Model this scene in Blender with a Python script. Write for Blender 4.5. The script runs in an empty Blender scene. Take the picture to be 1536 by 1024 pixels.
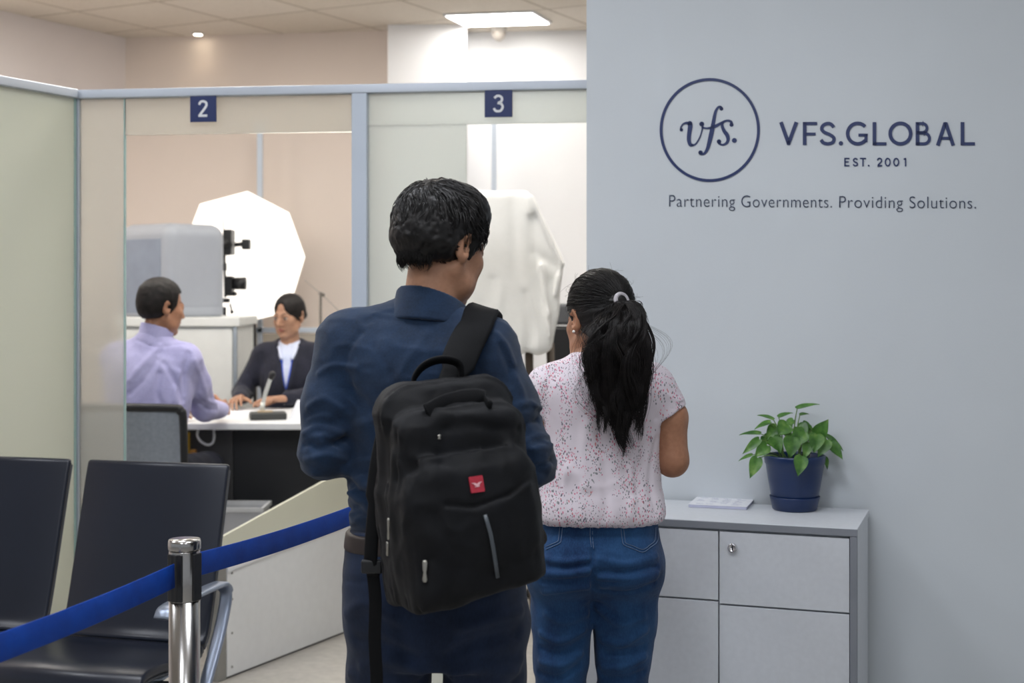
EXPOSURE, WORLD, PANEL, PANELB, SOFT, PANEL3 = 0.0, 0.44, 24.0, 18.0, 2.0, 19.0
LOBBY_FILL = [(-1.1, 3.3), (0.2, 2.5), (-1.1, 0.9), (0.5, 0.4), (-2.6, 3.4)]
BOOTH_FILL = [(-2.5, 6.0), (-1.25, 5.7), (0.1, 5.75), (-1.0, 7.0), (0.9, 6.9), (-3.2, 7.0)]
TAGH = 26.0
import bpy, bmesh, math, random
import numpy as np
from mathutils import Vector, Matrix

random.seed(7); RNG = np.random.default_rng(11)
SC = bpy.context.scene
COL = SC.collection
# camera numbers: eye 1.5 m, 50 mm lens, horizon at row 430 of 1024
F, CX, HY, CH = 2133.33, 768.0, 430.0, 1.5
pi = math.pi

def at(px, py, Y):
    """point at depth Y that the camera sees at pixel (px, py)"""
    return Vector(((px - CX) * Y / F, Y, CH - (py - HY) * Y / F))

def lin(c):
    return c / 12.92 if c <= 0.04045 else ((c + 0.055) / 1.055) ** 2.4
def rgb(r, g, b):
    return (lin(r / 255), lin(g / 255), lin(b / 255), 1.0)

# ------------------------------------------------------------------ objects
def thing(name, label, cat, loc=(0, 0, 0), rz=0.0, group=None):
    o = bpy.data.objects.new(name, None); COL.objects.link(o)
    o.location = loc; o.rotation_euler = (0, 0, rz); o.empty_display_size = 0.1
    return tag(o, label, cat, group)
def tag(o, label, cat, group=None):
    o['label'] = label; o['category'] = cat
    if group: o['group'] = group
    return o
def link(name, me, mat, parent=None, smooth=False, label=None):
    if smooth and len(me.polygons):
        me.polygons.foreach_set('use_smooth', np.ones(len(me.polygons), dtype=bool))
    o = bpy.data.objects.new(name, me); COL.objects.link(o)
    if mat is not None: me.materials.append(mat)
    if parent is not None: o.parent = parent
    if label: o['label'] = label
    return o
def struct(name, bm, mat):
    o = obj(name, bm, mat); o['kind'] = 'structure'; return o
def obj(name, bm, mat, parent=None, smooth=False, bevel=0.0, seg=2, label=None):
    me = bpy.data.meshes.new(name); bmesh.ops.recalc_face_normals(bm, faces=bm.faces[:]); bm.to_mesh(me); bm.free()
    o = link(name, me, mat, parent, smooth, label)
    if bevel > 0:
        m = o.modifiers.new('bevel', 'BEVEL'); m.width = bevel; m.segments = seg; m.limit_method = 'ANGLE'; m.angle_limit = 0.6
        if not smooth:
            me.polygons.foreach_set('use_smooth', np.ones(len(me.polygons), dtype=bool))
            m2 = o.modifiers.new('wn', 'WEIGHTED_NORMAL'); m2.keep_sharp = True
    return o
def nb(): return bmesh.new()
def box(bm, lo, hi, M=None):
    r = bmesh.ops.create_cube(bm, size=1.0)
    lo, hi = Vector(lo), Vector(hi)
    for v in r['verts']:
        v.co = Vector([lo[i] + (v.co[i] + 0.5) * (hi[i] - lo[i]) for i in range(3)])
        if M is not None: v.co = M @ v.co
    return r['verts']
def tube(bm, pts, rad, n=12, caps=True):
    """round tube along pts; rad a number or list"""
    pts = [Vector(p) for p in pts]
    if not hasattr(rad, '__len__'): rad = [rad] * len(pts)
    rings = []; up = None
    for i, p in enumerate(pts):
        t = (pts[min(i + 1, len(pts) - 1)] - pts[max(i - 1, 0)]).normalized()
        if up is None:
            up = t.orthogonal().normalized()
        up = (up - t * up.dot(t)).normalized(); w = t.cross(up)
        rings.append([bm.verts.new(p + (up * math.cos(2 * pi * k / n) + w * math.sin(2 * pi * k / n)) * rad[i]) for k in range(n)])
    for a, b in zip(rings, rings[1:]):
        for k in range(n): bm.faces.new((a[k], a[(k + 1) % n], b[(k + 1) % n], b[k]))
    if caps:
        bm.faces.new(rings[0][::-1]); bm.faces.new(rings[-1])
def lathe(bm, prof, n=40, o=(0, 0, 0), cap=True):
    o = Vector(o); rings = []
    for r, z in prof:
        rings.append([bm.verts.new(o + Vector((r * math.cos(2 * pi * k / n), r * math.sin(2 * pi * k / n), z))) for k in range(n)])
    for a, b in zip(rings, rings[1:]):
        for k in range(n): bm.faces.new((a[k], a[(k + 1) % n], b[(k + 1) % n], b[k]))
    if cap:
        bm.faces.new(rings[0][::-1]); bm.faces.new(rings[-1])
def band(bm, pts, wdirs, width, thick):
    """flat strap swept along pts; wdirs = direction of its width at each point"""
    pts = [Vector(p) for p in pts]; rings = []
    for i, p in enumerate(pts):
        t = (pts[min(i + 1, len(pts) - 1)] - pts[max(i - 1, 0)]).normalized()
        w = Vector(wdirs[i] if isinstance(wdirs, list) else wdirs); w = (w - t * w.dot(t)).normalized(); n = t.cross(w)
        ww = width[i] if hasattr(width, '__len__') else width
        e = thick * 0.5; c = ww * 0.5
        rings.append([bm.verts.new(p + w * a + n * b) for a, b in ((-c, -e * .3), (-c + e, -e), (c - e, -e), (c, -e * .3), (c, e * .3), (c - e, e), (-c + e, e), (-c, e * .3))])
    for a, b in zip(rings, rings[1:]):
        for k in range(8): bm.faces.new((a[k], a[(k + 1) % 8], b[(k + 1) % 8], b[k]))
    bm.faces.new(rings[0][::-1]); bm.faces.new(rings[-1])
def spline(pts, n):
    """Catmull-Rom through pts, n samples"""
    P = np.array([list(p) for p in pts], float); P = np.vstack([2 * P[0] - P[1], P, 2 * P[-1] - P[-2]])
    out = []
    for u in np.linspace(0, len(P) - 3 - 1e-9, n):
        i = int(u); t = u - i; a, b, c, d = P[i:i + 4]
        out.append(0.5 * ((2 * b) + (c - a) * t + (2 * a - 5 * b + 4 * c - d) * t * t + (3 * b - a - 3 * c + d) * t ** 3))
    return np.array(out)
def rotz(a): return np.array([[math.cos(a), -math.sin(a), 0], [math.sin(a), math.cos(a), 0], [0, 0, 1.]])
def rotx(a): return np.array([[1., 0, 0], [0, math.cos(a), -math.sin(a)], [0, math.sin(a), math.cos(a)]])
def roty(a): return np.array([[math.cos(a), 0, math.sin(a)], [0, 1., 0], [-math.sin(a), 0, math.cos(a)]])

# ------------------------------------------------------------------ materials
class N:
    def __init__(s, name):
        s.m = bpy.data.materials.new(name); s.m.use_nodes = True
        s.t = s.m.node_tree; s.t.nodes.clear()
        s.out = s.t.nodes.new('ShaderNodeOutputMaterial'); s._tc = None
    def n(s, typ, **kw):
        x = s.t.nodes.new('ShaderNode' + typ)
        for k, v in kw.items():
            if k.startswith('i_'):
                x.inputs[k[2:].replace('_', ' ')].default_value = v
            else: setattr(x, k, v)
        return x
    def l(s, a, b): s.t.links.new(a, b)
    @property
    def co(s):
        if s._tc is None: s._tc = s.n('TexCoord')
        return s._tc.outputs['Object']
    def map(s, scale=(1, 1, 1), rot=(0, 0, 0), loc=(0, 0, 0)):
        m = s.n('Mapping'); s.l(s.co, m.inputs['Vector']); m.inputs['Scale'].default_value = scale; m.inputs['Rotation'].default_value = rot; m.inputs['Location'].default_value = loc
        return m.outputs['Vector']
    def noise(s, scale, detail=3, vec=None, rough=0.5, dist=0.0):
        x = s.n('TexNoise'); s.l(vec or s.co, x.inputs['Vector']); x.inputs['Scale'].default_value = scale; x.inputs['Detail'].default_value = detail; x.inputs['Roughness'].default_value = rough; x.inputs['Distortion'].default_value = dist
        return x
    def ramp(s, fac, stops, interp='LINEAR'):
        x = s.n('ValToRGB'); s.l(fac, x.inputs['Fac']); cr = x.color_ramp; cr.interpolation = interp
        while len(cr.elements) < len(stops): cr.elements.new(0.5)
        for e, (p, c) in zip(cr.elements, stops): e.position = p; e.color = c
        return x.outputs['Color']
    def mix(s, fac, a, b, blend='MIX'):
        x = s.n('Mix', data_type='RGBA', blend_type=blend)
        for sock, v in ((x.inputs[0], fac), (x.inputs[6], a), (x.inputs[7], b)):
            if hasattr(v, 'is_output'): s.l(v, sock)
            else: sock.default_value = v
        return x.outputs[2]
    def math(s, op, a, b=0.0):
        x = s.n('Math', operation=op)
        for sock, v in ((x.inputs[0], a), (x.inputs[1], b)):
            if hasattr(v, 'is_output'): s.l(v, sock)
            else: sock.default_value = v
        return x.outputs[0]
    def bump(s, h, strength=0.3, dist=0.002, prev=None):
        b = s.n('Bump'); b.inputs['Strength'].default_value = strength; b.inputs['Distance'].default_value = dist; s.l(h, b.inputs['Height'])
        if prev is not None: s.l(prev, b.inputs['Normal'])
        return b.outputs['Normal']
    def pbsdf(s, color, rough=0.5, metal=0.0, normal=None, spec=0.5, **kw):
        p = s.n('BsdfPrincipled')
        if hasattr(color, 'is_output'): s.l(color, p.inputs['Base Color'])
        else: p.inputs['Base Color'].default_value = color
        if hasattr(rough, 'is_output'): s.l(rough, p.inputs['Roughness'])
        else: p.inputs['Roughness'].default_value = rough
        p.inputs['Metallic'].default_value = metal; p.inputs['Specular IOR Level'].default_value = spec
        for k, v in kw.items(): p.inputs[k.replace('_', ' ')].default_value = v
        if normal is not None: s.l(normal, p.inputs['Normal'])
        s.l(p.outputs[0], s.out.inputs[0]); return p

def plain(name, c, rough=0.5, metal=0.0, spec=0.5, var=0.06, nscale=12.0, bump=0.0, bscale=200.0, **kw):
    m = N(name); base = rgb(*c)
    nz = m.noise(nscale, 4)
    d = tuple(x * (1 - var) for x in base[:3]) + (1,); u = tuple(min(1, x * (1 + var)) for x in base[:3]) + (1,)
    col = m.ramp(nz.outputs['Fac'], [(0.3, d), (0.7, u)])
    nrm = None
    if bump > 0: nrm = m.bump(m.noise(bscale, 3).outputs['Fac'], bump, 0.001)
    m.pbsdf(col, rough, metal, nrm, spec, **kw)
    return m.m
def emit(name, c, strength):
    m = N(name); e = m.n('Emission'); e.inputs['Color'].default_value = rgb(*c); e.inputs['Strength'].default_value = strength
    m.l(e.outputs[0], m.out.inputs[0]); return m.m
def fabric(name, c, c2=None, rough=0.85, weave=900.0, bump=0.25, blotch=9.0, var=0.18, stretch=(1, 1, 1), sheen=0.25, spec=0.3):
    """woven cloth: blotchy colour, fine weave bump"""
    m = N(name); a = rgb(*c); b = rgb(*(c2 or [min(255, x * 1.25 + 4) for x in c]))
    n1 = m.noise(blotch, 5, m.map(stretch), 0.6); n2 = m.noise(weave * 0.35, 2, m.map(stretch))
    f = m.math('ADD', m.math('MULTIPLY', n1.outputs['Fac'], 0.75), m.math('MULTIPLY', n2.outputs['Fac'], 0.25))
    col = m.ramp(f, [(0.36, a), (0.64, b)])
    w = m.n('TexWave', wave_type='BANDS', bands_direction='DIAGONAL'); m.l(m.co, w.inputs['Vector']); w.inputs['Scale'].default_value = weave; w.inputs['Distortion'].default_value = 1.0
    nrm = m.bump(w.outputs['Fac'], bump, 0.0006, m.bump(m.noise(60, 4).outputs['Fac'], 0.25, 0.002))
    m.pbsdf(col, rough, 0, nrm, spec, Sheen_Weight=sheen, Sheen_Roughness=0.5)
    return m.m
# ------------------------------------------------------------------ implicit surfaces -> one continuous mesh
def smin(a, b, k):
    if k <= 1e-5: return np.minimum(a, b)
    h = np.clip(0.5 + 0.5 * (b - a) / k, 0, 1)
    return b + (a - b) * h - k * h * (1 - h)

def vnoise(P, scale, seed=0):
    """value noise in -1..1 at points P (N,3)"""
    Q = P * scale; I = np.floor(Q).astype(np.int64); f = (Q - I); f = f * f * (3 - 2 * f)
    def hsh(i, j, k):
        n = (i * 374761393 + j * 668265263 + k * 2147483647 + seed * 1274126177) & 0xFFFFFFFF
        n = ((n ^ (n >> 13)) * 1274126177) & 0xFFFFFFFF
        return ((n ^ (n >> 16)) & 0xFFFF) / 32767.5 - 1
    r = 0
    for a in (0, 1):
        wx = f[:, 0] if a else 1 - f[:, 0]
        for b in (0, 1):
            wy = f[:, 1] if b else 1 - f[:, 1]
            for c in (0, 1):
                wz = f[:, 2] if c else 1 - f[:, 2]
                r = r + wx * wy * wz * hsh(I[:, 0] + a, I[:, 1] + b, I[:, 2] + c)
    return r

class Field:
    def __init__(s, lo, hi, h):
        s.h = h; s.lo = np.array(lo, float)
        n = [int(math.ceil((b - a) / h)) + 1 for a, b in zip(lo, hi)]
        s.ax = [(lo[i] + h * np.arange(n[i])).astype('f4') for i in range(3)]
        s.d = np.full(n, 0.2, 'f4'); s.R = np.eye(3); s.t = np.zeros(3); s.s = 1.0
    def xf(s, R=None, t=(0, 0, 0), sc=1.0):
        s.R = np.eye(3) if R is None else np.array(R); s.t = np.array(t, float); s.s = sc; return s
    def w(s, p): return s.R @ (np.array(p, float) * s.s) + s.t
    def region(s, lo, hi, pad):
        sl = []
        for i in range(3):
            a = max(0, int((lo[i] - pad - s.lo[i]) / s.h)); b = min(len(s.ax[i]), int((hi[i] + pad - s.lo[i]) / s.h) + 2)
            if b <= a: return None
            sl.append(slice(a, b))
        return tuple(sl), s.ax[0][sl[0]][:, None, None], s.ax[1][sl[1]][None, :, None], s.ax[2][sl[2]][None, None, :]
    def put(s, sl, nd, k, op):
        o = s.d[sl]
        if op == 'add': s.d[sl] = smin(o, nd, k)
        elif op == 'sub': s.d[sl] = -smin(-o, nd, k)
        elif op == 'and': s.d[sl] = -smin(-o, -nd, k)
    def cone(s, a, b, ra, rb=None, k=0.02, op='add', sq=None):
        rb = ra if rb is None else rb; a = s.w(a); b = s.w(b); ra *= s.s; rb *= s.s; k *= s.s
        m = max(ra, rb) * (max(1, sq[1]) if sq else 1)
        r = s.region(np.minimum(a, b) - m, np.maximum(a, b) + m, k + 0.03)
        if r is None: return s
        sl, X, Y, Z = r; ba = b - a; L2 = max(1e-12, float(ba @ ba))
        x, y, z = X - a[0], Y - a[1], Z - a[2]
        t = np.clip((x * ba[0] + y * ba[1] + z * ba[2]) / L2, 0, 1).astype('f4')
        x = x - t * ba[0]; y = y - t * ba[1]; z = z - t * ba[2]
        q = x * x + y * y + z * z; f = 1.0
        if sq:
            ax = s.R @ np.array(sq[0], float); ax /= np.linalg.norm(ax); v = x * ax[0] + y * ax[1] + z * ax[2]
            q = q + v * v * (1 / sq[1] ** 2 - 1); f = min(1, sq[1])
        s.put(sl, (np.sqrt(np.maximum(q, 0)) - (ra + (rb - ra) * t)) * f, k, op); return s
    def chain(s, pts, rad, k=0.02, op='add', sq=None):
        if not hasattr(rad, '__len__'): rad = [rad] * len(pts)
        for i in range(len(pts) - 1): s.cone(pts[i], pts[i + 1], rad[i], rad[i + 1], k, op, sq)
        return s
    def ell(s, c, r, rot=None, k=0.02, op='add'):
        c = s.w(c); r = np.array(r, float) * s.s; k *= s.s; R = s.R if rot is None else s.R @ rot
        m = max(r); g = s.region(c - m, c + m, k + 0.03)
        if g is None: return s
        sl, X, Y, Z = g; x, y, z = X - c[0], Y - c[1], Z - c[2]
        u = [(R[0, i] * x + R[1, i] * y + R[2, i] * z) / r[i] for i in range(3)]
        q = np.sqrt(u[0] ** 2 + u[1] ** 2 + u[2] ** 2); gr = np.sqrt((u[0] / r[0]) ** 2 + (u[1] / r[1]) ** 2 + (u[2] / r[2]) ** 2) + 1e-6
        s.put(sl, q * (q - 1) / gr, k, op); return s
    def box(s, c, half, rad=0.01, rot=None, k=0.01, op='add'):
        c = s.w(c); hf = np.array(half, float) * s.s; rad *= s.s; R = s.R if rot is None else s.R @ rot
        m = np.linalg.norm(hf); g = s.region(c - m, c + m, k + 0.03)
        if g is None: return s
        sl, X, Y, Z = g; x, y, z = X - c[0], Y - c[1], Z - c[2]
        u = [np.abs(R[0, i] * x + R[1, i] * y + R[2, i] * z) - hf[i] + rad for i in range(3)]
        out = np.sqrt(sum(np.maximum(v, 0) ** 2 for v in u)); ins = np.minimum(np.maximum(np.maximum(u[0], u[1]), u[2]), 0)
        s.put(sl, out + ins - rad, k, op); return s
    def loft(s, st, p=2.0, k=0.02, op='add'):
        """st rows: z, cx, cy, rx, ry (local frame); capped at both ends"""
        S = spline(st, 80); S = S[np.argsort(S[:, 0])]
        z0, z1 = S[0, 0], S[-1, 0]; m = float(np.max(np.abs(S[:, 1:3])) + np.max(S[:, 3:5])) * s.s
        c0 = s.w((0, 0, z0)); c1 = s.w((0, 0, z1))
        g = s.region(np.minimum(c0, c1) - m, np.maximum(c0, c1) + m, k + 0.03)
        if g is None: return s
        sl, X, Y, Z = g; x, y, z = X - s.t[0], Y - s.t[1], Z - s.t[2]
        lx, ly, lz = [(s.R[0, i] * x + s.R[1, i] * y + s.R[2, i] * z) / s.s for i in range(3)]
        sh = np.broadcast(lx, ly, lz).shape; lz = np.broadcast_to(lz, sh)
        zz = np.clip(lz, z0, z1); ip = lambda j: np.interp(zz, S[:, 0], S[:, j]).astype('f4')
        rx, ry = ip(3), ip(4); u = np.abs((lx - ip(1)) / rx); v = np.abs((ly - ip(2)) / ry)
        q = (u ** p + v ** p) ** (1 / p); gr = np.sqrt((u / rx) ** 2 + (v / ry) ** 2) / np.maximum(np.sqrt(u * u + v * v), 1e-5)
        d = (q - 1) / np.maximum(gr, 1e-3); e = np.maximum(z0 - lz, lz - z1)
        d = np.where((d > 0) & (e > 0), np.sqrt(d * d + e * e), np.maximum(d, e)) * s.s
        s.put(sl, d.astype('f4'), k, op); return s
    def half(s, p, n, k=0.0, op='and'):
        """keep the side of the plane that n points away from"""
        n = s.R @ np.array(n, float); n /= np.linalg.norm(n); p = s.w(p)
        X, Y, Z = s.ax[0][:, None, None], s.ax[1][None, :, None], s.ax[2][None, None, :]
        s.put((slice(None),) * 3, ((X - p[0]) * n[0] + (Y - p[1]) * n[1] + (Z - p[2]) * n[2]).astype('f4'), k, op); return s
    def fold(s, pts, w, depth):
        """groove (depth>0) or ridge (depth<0) along a polyline"""
        P = [s.w(p) for p in pts]
        g = s.region(np.min(P, 0), np.max(P, 0), 2.5 * w)
        if g is None: return s
        sl, X, Y, Z = g; best = None
        for a, b in zip(P, P[1:]):
            ba = b - a; L2 = max(1e-12, float(ba @ ba)); x, y, z = X - a[0], Y - a[1], Z - a[2]
            t = np.clip((x * ba[0] + y * ba[1] + z * ba[2]) / L2, 0, 1)
            q = (x - t * ba[0]) ** 2 + (y - t * ba[1]) ** 2 + (z - t * ba[2]) ** 2
            best = q if best is None else np.minimum(best, q)
        s.d[sl] += (depth * np.exp(-best / (w * w))).astype('f4'); return s
    def ripple(s, fn, w=0.025):
        I = np.nonzero(np.abs(s.d) < w); P = np.stack([s.ax[i][I[i]] for i in range(3)], 1).astype(float)
        s.d[I] += fn(P).astype('f4'); return s
    def wrinkle(s, amp, scale, seed=1, stretch=(1, 1, 1), lo=-9, hi=9):
        st = np.array(stretch)
        def fn(P):
            Q = P * st; wq = Q + 0.25 / scale * np.stack([vnoise(Q, scale, seed + i) for i in (5, 6, 7)], 1)
            a = 1 - np.abs(vnoise(wq, scale, seed)); b = vnoise(wq, scale * 2.3, seed + 3)
            m = np.clip((P[:, 2] - lo) / 0.04, 0, 1) * np.clip((hi - P[:, 2]) / 0.04, 0, 1)
            return -amp * (a * a * 1.3 - 0.65 + 0.25 * b) * m
        return s.ripple(fn)
    def mesh(s, name, mat, parent=None, relax=2, color=None):
        d = s.d; n = np.array(d.shape) - 1; sg = d < 0
        c = [(i, j, k) for i in (0, 1) for j in (0, 1) for k in (0, 1)]
        cnt = np.zeros(n, 'i1')
        for i, j, k in c: cnt += sg[i:i + n[0], j:j + n[1], k:k + n[2]]
        I = np.nonzero((cnt > 0) & (cnt < 8)); m = len(I[0])
        V = {q: d[I[0] + q[0], I[1] + q[1], I[2] + q[2]] for q in c}
        acc = np.zeros((m, 3)); num = np.zeros(m)
        for q in c:
            for a in range(3):
                if q[a]: continue
                r = list(q); r[a] = 1; r = tuple(r); x = (V[q] < 0) != (V[r] < 0)
                t = V[q] / np.where(x, V[q] - V[r], 1); p = np.tile(np.array(q, float), (m, 1)); p[:, a] += t
                acc[x] += p[x]; num[x] += 1
        pos = (np.stack(I, 1) + acc / num[:, None]) * s.h + s.lo
        vid = np.full(n, -1, 'i4'); vid[I] = np.arange(m); Q = []
        for a in range(3):
            b, e = (a + 1) % 3, (a + 2) % 3
            s0 = [slice(None)] * 3; s1 = [slice(None)] * 3; s0[a] = slice(0, -1); s1[a] = slice(1, None)
            for ax in (b, e): s0[ax] = slice(1, -1); s1[ax] = slice(1, -1)
            A, B = sg[tuple(s0)], sg[tuple(s1)]; J = list(np.nonzero(A != B)); J[b] = J[b] + 1; J[e] = J[e] + 1
            fl = sg[J[0], J[1], J[2]]
            def cell(db, de):
                K = [J[0].copy(), J[1].copy(), J[2].copy()]; K[b] -= db; K[e] -= de; return vid[K[0], K[1], K[2]]
            q = np.stack([cell(1, 1), cell(0, 1), cell(0, 0), cell(1, 0)], 1); q[~fl] = q[~fl][:, ::-1]; Q.append(q)
        Q = np.concatenate(Q)
        for _ in range(relax):
            sm = np.zeros_like(pos); ct = np.zeros(m)
            for a in range(4):
                u, v = Q[:, a], Q[:, (a + 1) % 4]
                for k in range(3): sm[:, k] += np.bincount(u, pos[v, k], m) + np.bincount(v, pos[u, k], m)
                ct += np.bincount(u, minlength=m) + np.bincount(v, minlength=m)
            pos = pos * 0.5 + 0.5 * sm / np.maximum(ct, 1)[:, None]
        me = bpy.data.meshes.new(name); me.vertices.add(m); me.vertices.foreach_set('co', pos.astype('f4').ravel())
        me.loops.add(Q.size); me.loops.foreach_set('vertex_index', Q.astype('i4').ravel())
        me.polygons.add(len(Q)); me.polygons.foreach_set('loop_start', np.arange(0, Q.size, 4, dtype='i4'))
        me.update(calc_edges=True)
        if color is not None:
            at_ = me.attributes.new('Col', 'FLOAT_COLOR', 'POINT'); at_.data.foreach_set('color', np.c_[color(pos), np.ones(m)].astype('f4').ravel())
        return link(name, me, mat, parent, True)

def strands(name, paths, r0, r1, mat, parent=None, label=None):
    """many thin three-sided hairs as one mesh; paths (N, M, 3)"""
    P = np.asarray(paths, float); n, m, _ = P.shape
    T = np.gradient(P, axis=1); T /= np.linalg.norm(T, axis=2, keepdims=True) + 1e-9
    up = np.zeros_like(T); up[..., 0] = 0.31; up[..., 1] = -0.8; up[..., 2] = 0.5
    A = np.cross(T, up); A /= np.linalg.norm(A, axis=2, keepdims=True) + 1e-9; B = np.cross(T, A)
    rad = np.linspace(r0, r1, m)[None, :, None]
    if isinstance(r0, np.ndarray): rad = (r0[:, None] * np.linspace(1, r1, m)[None, :])[..., None]
    R = np.stack([P + rad * (A * math.cos(q) + B * math.sin(q)) for q in (0, 2 * pi / 3, 4 * pi / 3)], 2)
    idx = np.arange(n * m * 3).reshape(n, m, 3); f = []
    for k in range(3):
        k2 = (k + 1) % 3; f.append(np.stack([idx[:, :-1, k], idx[:, :-1, k2], idx[:, 1:, k2], idx[:, 1:, k]], -1).reshape(-1, 4))
    Q = np.concatenate(f); me = bpy.data.meshes.new(name)
    me.vertices.add(n * m * 3); me.vertices.foreach_set('co', R.astype('f4').ravel())
    me.loops.add(Q.size); me.loops.foreach_set('vertex_index', Q.astype('i4').ravel())
    me.polygons.add(len(Q)); me.polygons.foreach_set('loop_start', np.arange(0, Q.size, 4, dtype='i4')); me.update(calc_edges=True)
    return link(name, me, mat, parent, True, label)
def _samp(s, p):
    i = [min(max(int(round((p[k] - s.lo[k]) / s.h)), 1), len(s.ax[k]) - 2) for k in range(3)]
    d = s.d; g = np.array([d[i[0] + 1, i[1], i[2]] - d[i[0] - 1, i[1], i[2]], d[i[0], i[1] + 1, i[2]] - d[i[0], i[1] - 1, i[2]], d[i[0], i[1], i[2] + 1] - d[i[0], i[1], i[2] - 1]])
    q = s.lo + np.array(i) * s.h; g = g / (2 * s.h); return float(d[tuple(i)] + g @ (np.array(p) - q)), g / (np.linalg.norm(g) + 1e-9)
def push(s, p, dist, both=False):
    """move p until it lies dist outside the surface (only outward unless both)"""
    p = np.array(p, float)
    for _ in range(6):
        d, g = _samp(s, p)
        if d < dist or (both and d < .06): p = p + g * (dist - d) * .8
    return p
Field.push = push
# ------------------------------------------------------------------ camera, world
cam = bpy.data.cameras.new('camera'); camo = bpy.data.objects.new('camera', cam); COL.objects.link(camo); SC.camera = camo
camo.location = (0, 0, CH); camo.rotation_euler = (pi / 2, 0, 0)
cam.sensor_width = 36.0; cam.lens = F / 1536 * 36.0; cam.shift_y = (HY - 512) / 1536.0
cam.dof.use_dof = True; cam.dof.focus_distance = 3.35; cam.dof.aperture_fstop = 4.2
cam.clip_start = 0.05
SC.view_settings.view_transform = 'Standard'; SC.view_settings.look = 'None'; SC.view_settings.gamma = 1.0; SC.view_settings.exposure = EXPOSURE
SC.view_settings.use_curve_mapping = False
SC.cycles.use_denoising = True; SC.cycles.max_bounces = 7; SC.cycles.transparent_max_bounces = 12; SC.cycles.sample_clamp_indirect = 6.0
W = bpy.data.worlds.new('world'); SC.world = W; W.use_nodes = True
W.node_tree.nodes['Background'].inputs[0].default_value = (0.88, 0.93, 1.0, 1); W.node_tree.nodes['Background'].inputs[1].default_value = WORLD

# ------------------------------------------------------------------ materials of the place
def paint(name, c, bump=0.12):
    m = N(name); a = rgb(*c)
    n1 = m.noise(1.6, 4); d = tuple(x * 0.975 for x in a[:3]) + (1,); u = tuple(min(1, x * 1.02) for x in a[:3]) + (1,)
    col = m.ramp(n1.outputs['Fac'], [(0.35, d), (0.65, u)])
    nrm = m.bump(m.noise(140, 3).outputs['Fac'], bump, 0.0015, m.bump(m.noise(14, 3).outputs['Fac'], 0.10, 0.004))
    m.pbsdf(col, 0.72, 0, nrm, 0.35); return m.m
M_WALL = paint('grey_wall_paint', (200, 206, 211))
M_BEIGE = paint('warm_wall_paint', (232, 219, 209))
M_MAUVE = paint('pale_wall_paint', (236, 228, 226))
M_WHITE = paint('white_lit_wall_paint', (244, 244, 246))  # white paint; its tone also carries the ceiling panel's brightness
def ceiling_mat():
    m = N('ceiling_tiles'); br = m.n('TexBrick'); br.offset = 0.0; br.squash = 1.0
    m.l(m.map((1, 1, 1), (0, 0, math.radians(28))), br.inputs['Vector']); br.inputs['Scale'].default_value = 1.0
    br.inputs['Brick Width'].default_value = 0.6; br.inputs['Row Height'].default_value = 0.6; br.inputs['Mortar Size'].default_value = 0.011; br.inputs['Mortar Smooth'].default_value = 0.3
    br.inputs['Color1'].default_value = rgb(228, 219, 207); br.inputs['Color2'].default_value = rgb(221, 211, 197); br.inputs['Mortar'].default_value = rgb(188, 176, 160)
    nz = m.noise(220, 2); col = m.mix(m.math('MULTIPLY', m.math('GREATER_THAN', nz.outputs['Fac'], 0.60), 0.35), br.outputs['Color'], rgb(150, 134, 112))
    m.pbsdf(col, 0.85, 0, m.bump(nz.outputs['Fac'], 0.3, 0.002), 0.2); return m.m
M_CEIL = ceiling_mat()
def floor_mat():
    m = N('polished_floor'); n1 = m.noise(2.2, 6, None, 0.6); n2 = m.noise(26, 4)
    f = m.math('ADD', m.math('MULTIPLY', n1.outputs['Fac'], 0.6), m.math('MULTIPLY', n2.outputs['Fac'], 0.4))
    col = m.ramp(f, [(0.35, rgb(150, 147, 142)), (0.65, rgb(182, 178, 171))])
    m.pbsdf(col, m.ramp(n1.outputs['Fac'], [(0.3, (0.28,) * 3 + (1,)), (0.7, (0.42,) * 3 + (1,))]), 0, m.bump(n2.outputs['Fac'], 0.05, 0.002), 0.5); return m.m
M_FLOOR = floor_mat()
M_ALU = plain('anodised_aluminium', (190, 197, 207), 0.38, 0.5, var=0.03, nscale=3)
M_ALUBLUE = plain('painted_frame', (196, 206, 219), 0.45, 0.1, var=0.03, nscale=3)
M_GREYMET = plain('grey_metal', (150, 150, 148), 0.42, 0.6, var=0.05, nscale=5)
M_STEEL = plain('brushed_steel', (172, 170, 168), 0.22, 1.0, var=0.05, nscale=4)
M_CHROME = plain('chrome', (215, 215, 218), 0.12, 1.0, var=0.02)
M_BLACK = plain('black_plastic', (22, 23, 26), 0.45, var=0.1, bump=0.15)
M_DARKMET = plain('dark_metal', (40, 42, 46), 0.4, 0.6)
M_NAVYSIGN = plain('navy_plastic', (26, 44, 96), 0.4, var=0.03)
M_WHITEPL = plain('white_plastic', (228, 230, 234), 0.4, var=0.02)
M_NAVYINK = plain('navy_vinyl', (30, 46, 92), 0.35, var=0.05, nscale=3)
M_GREYINK = plain('slate_vinyl', (50, 62, 88), 0.4, var=0.05, nscale=3)
M_PANEL = plain('white_laminate', (226, 228, 230), 0.4, var=0.02, nscale=30, bump=0.05)
M_CREAM = plain('cream_glass', (212, 212, 194), 0.3, var=0.03, nscale=4, Transmission_Weight=0.0)
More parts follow.
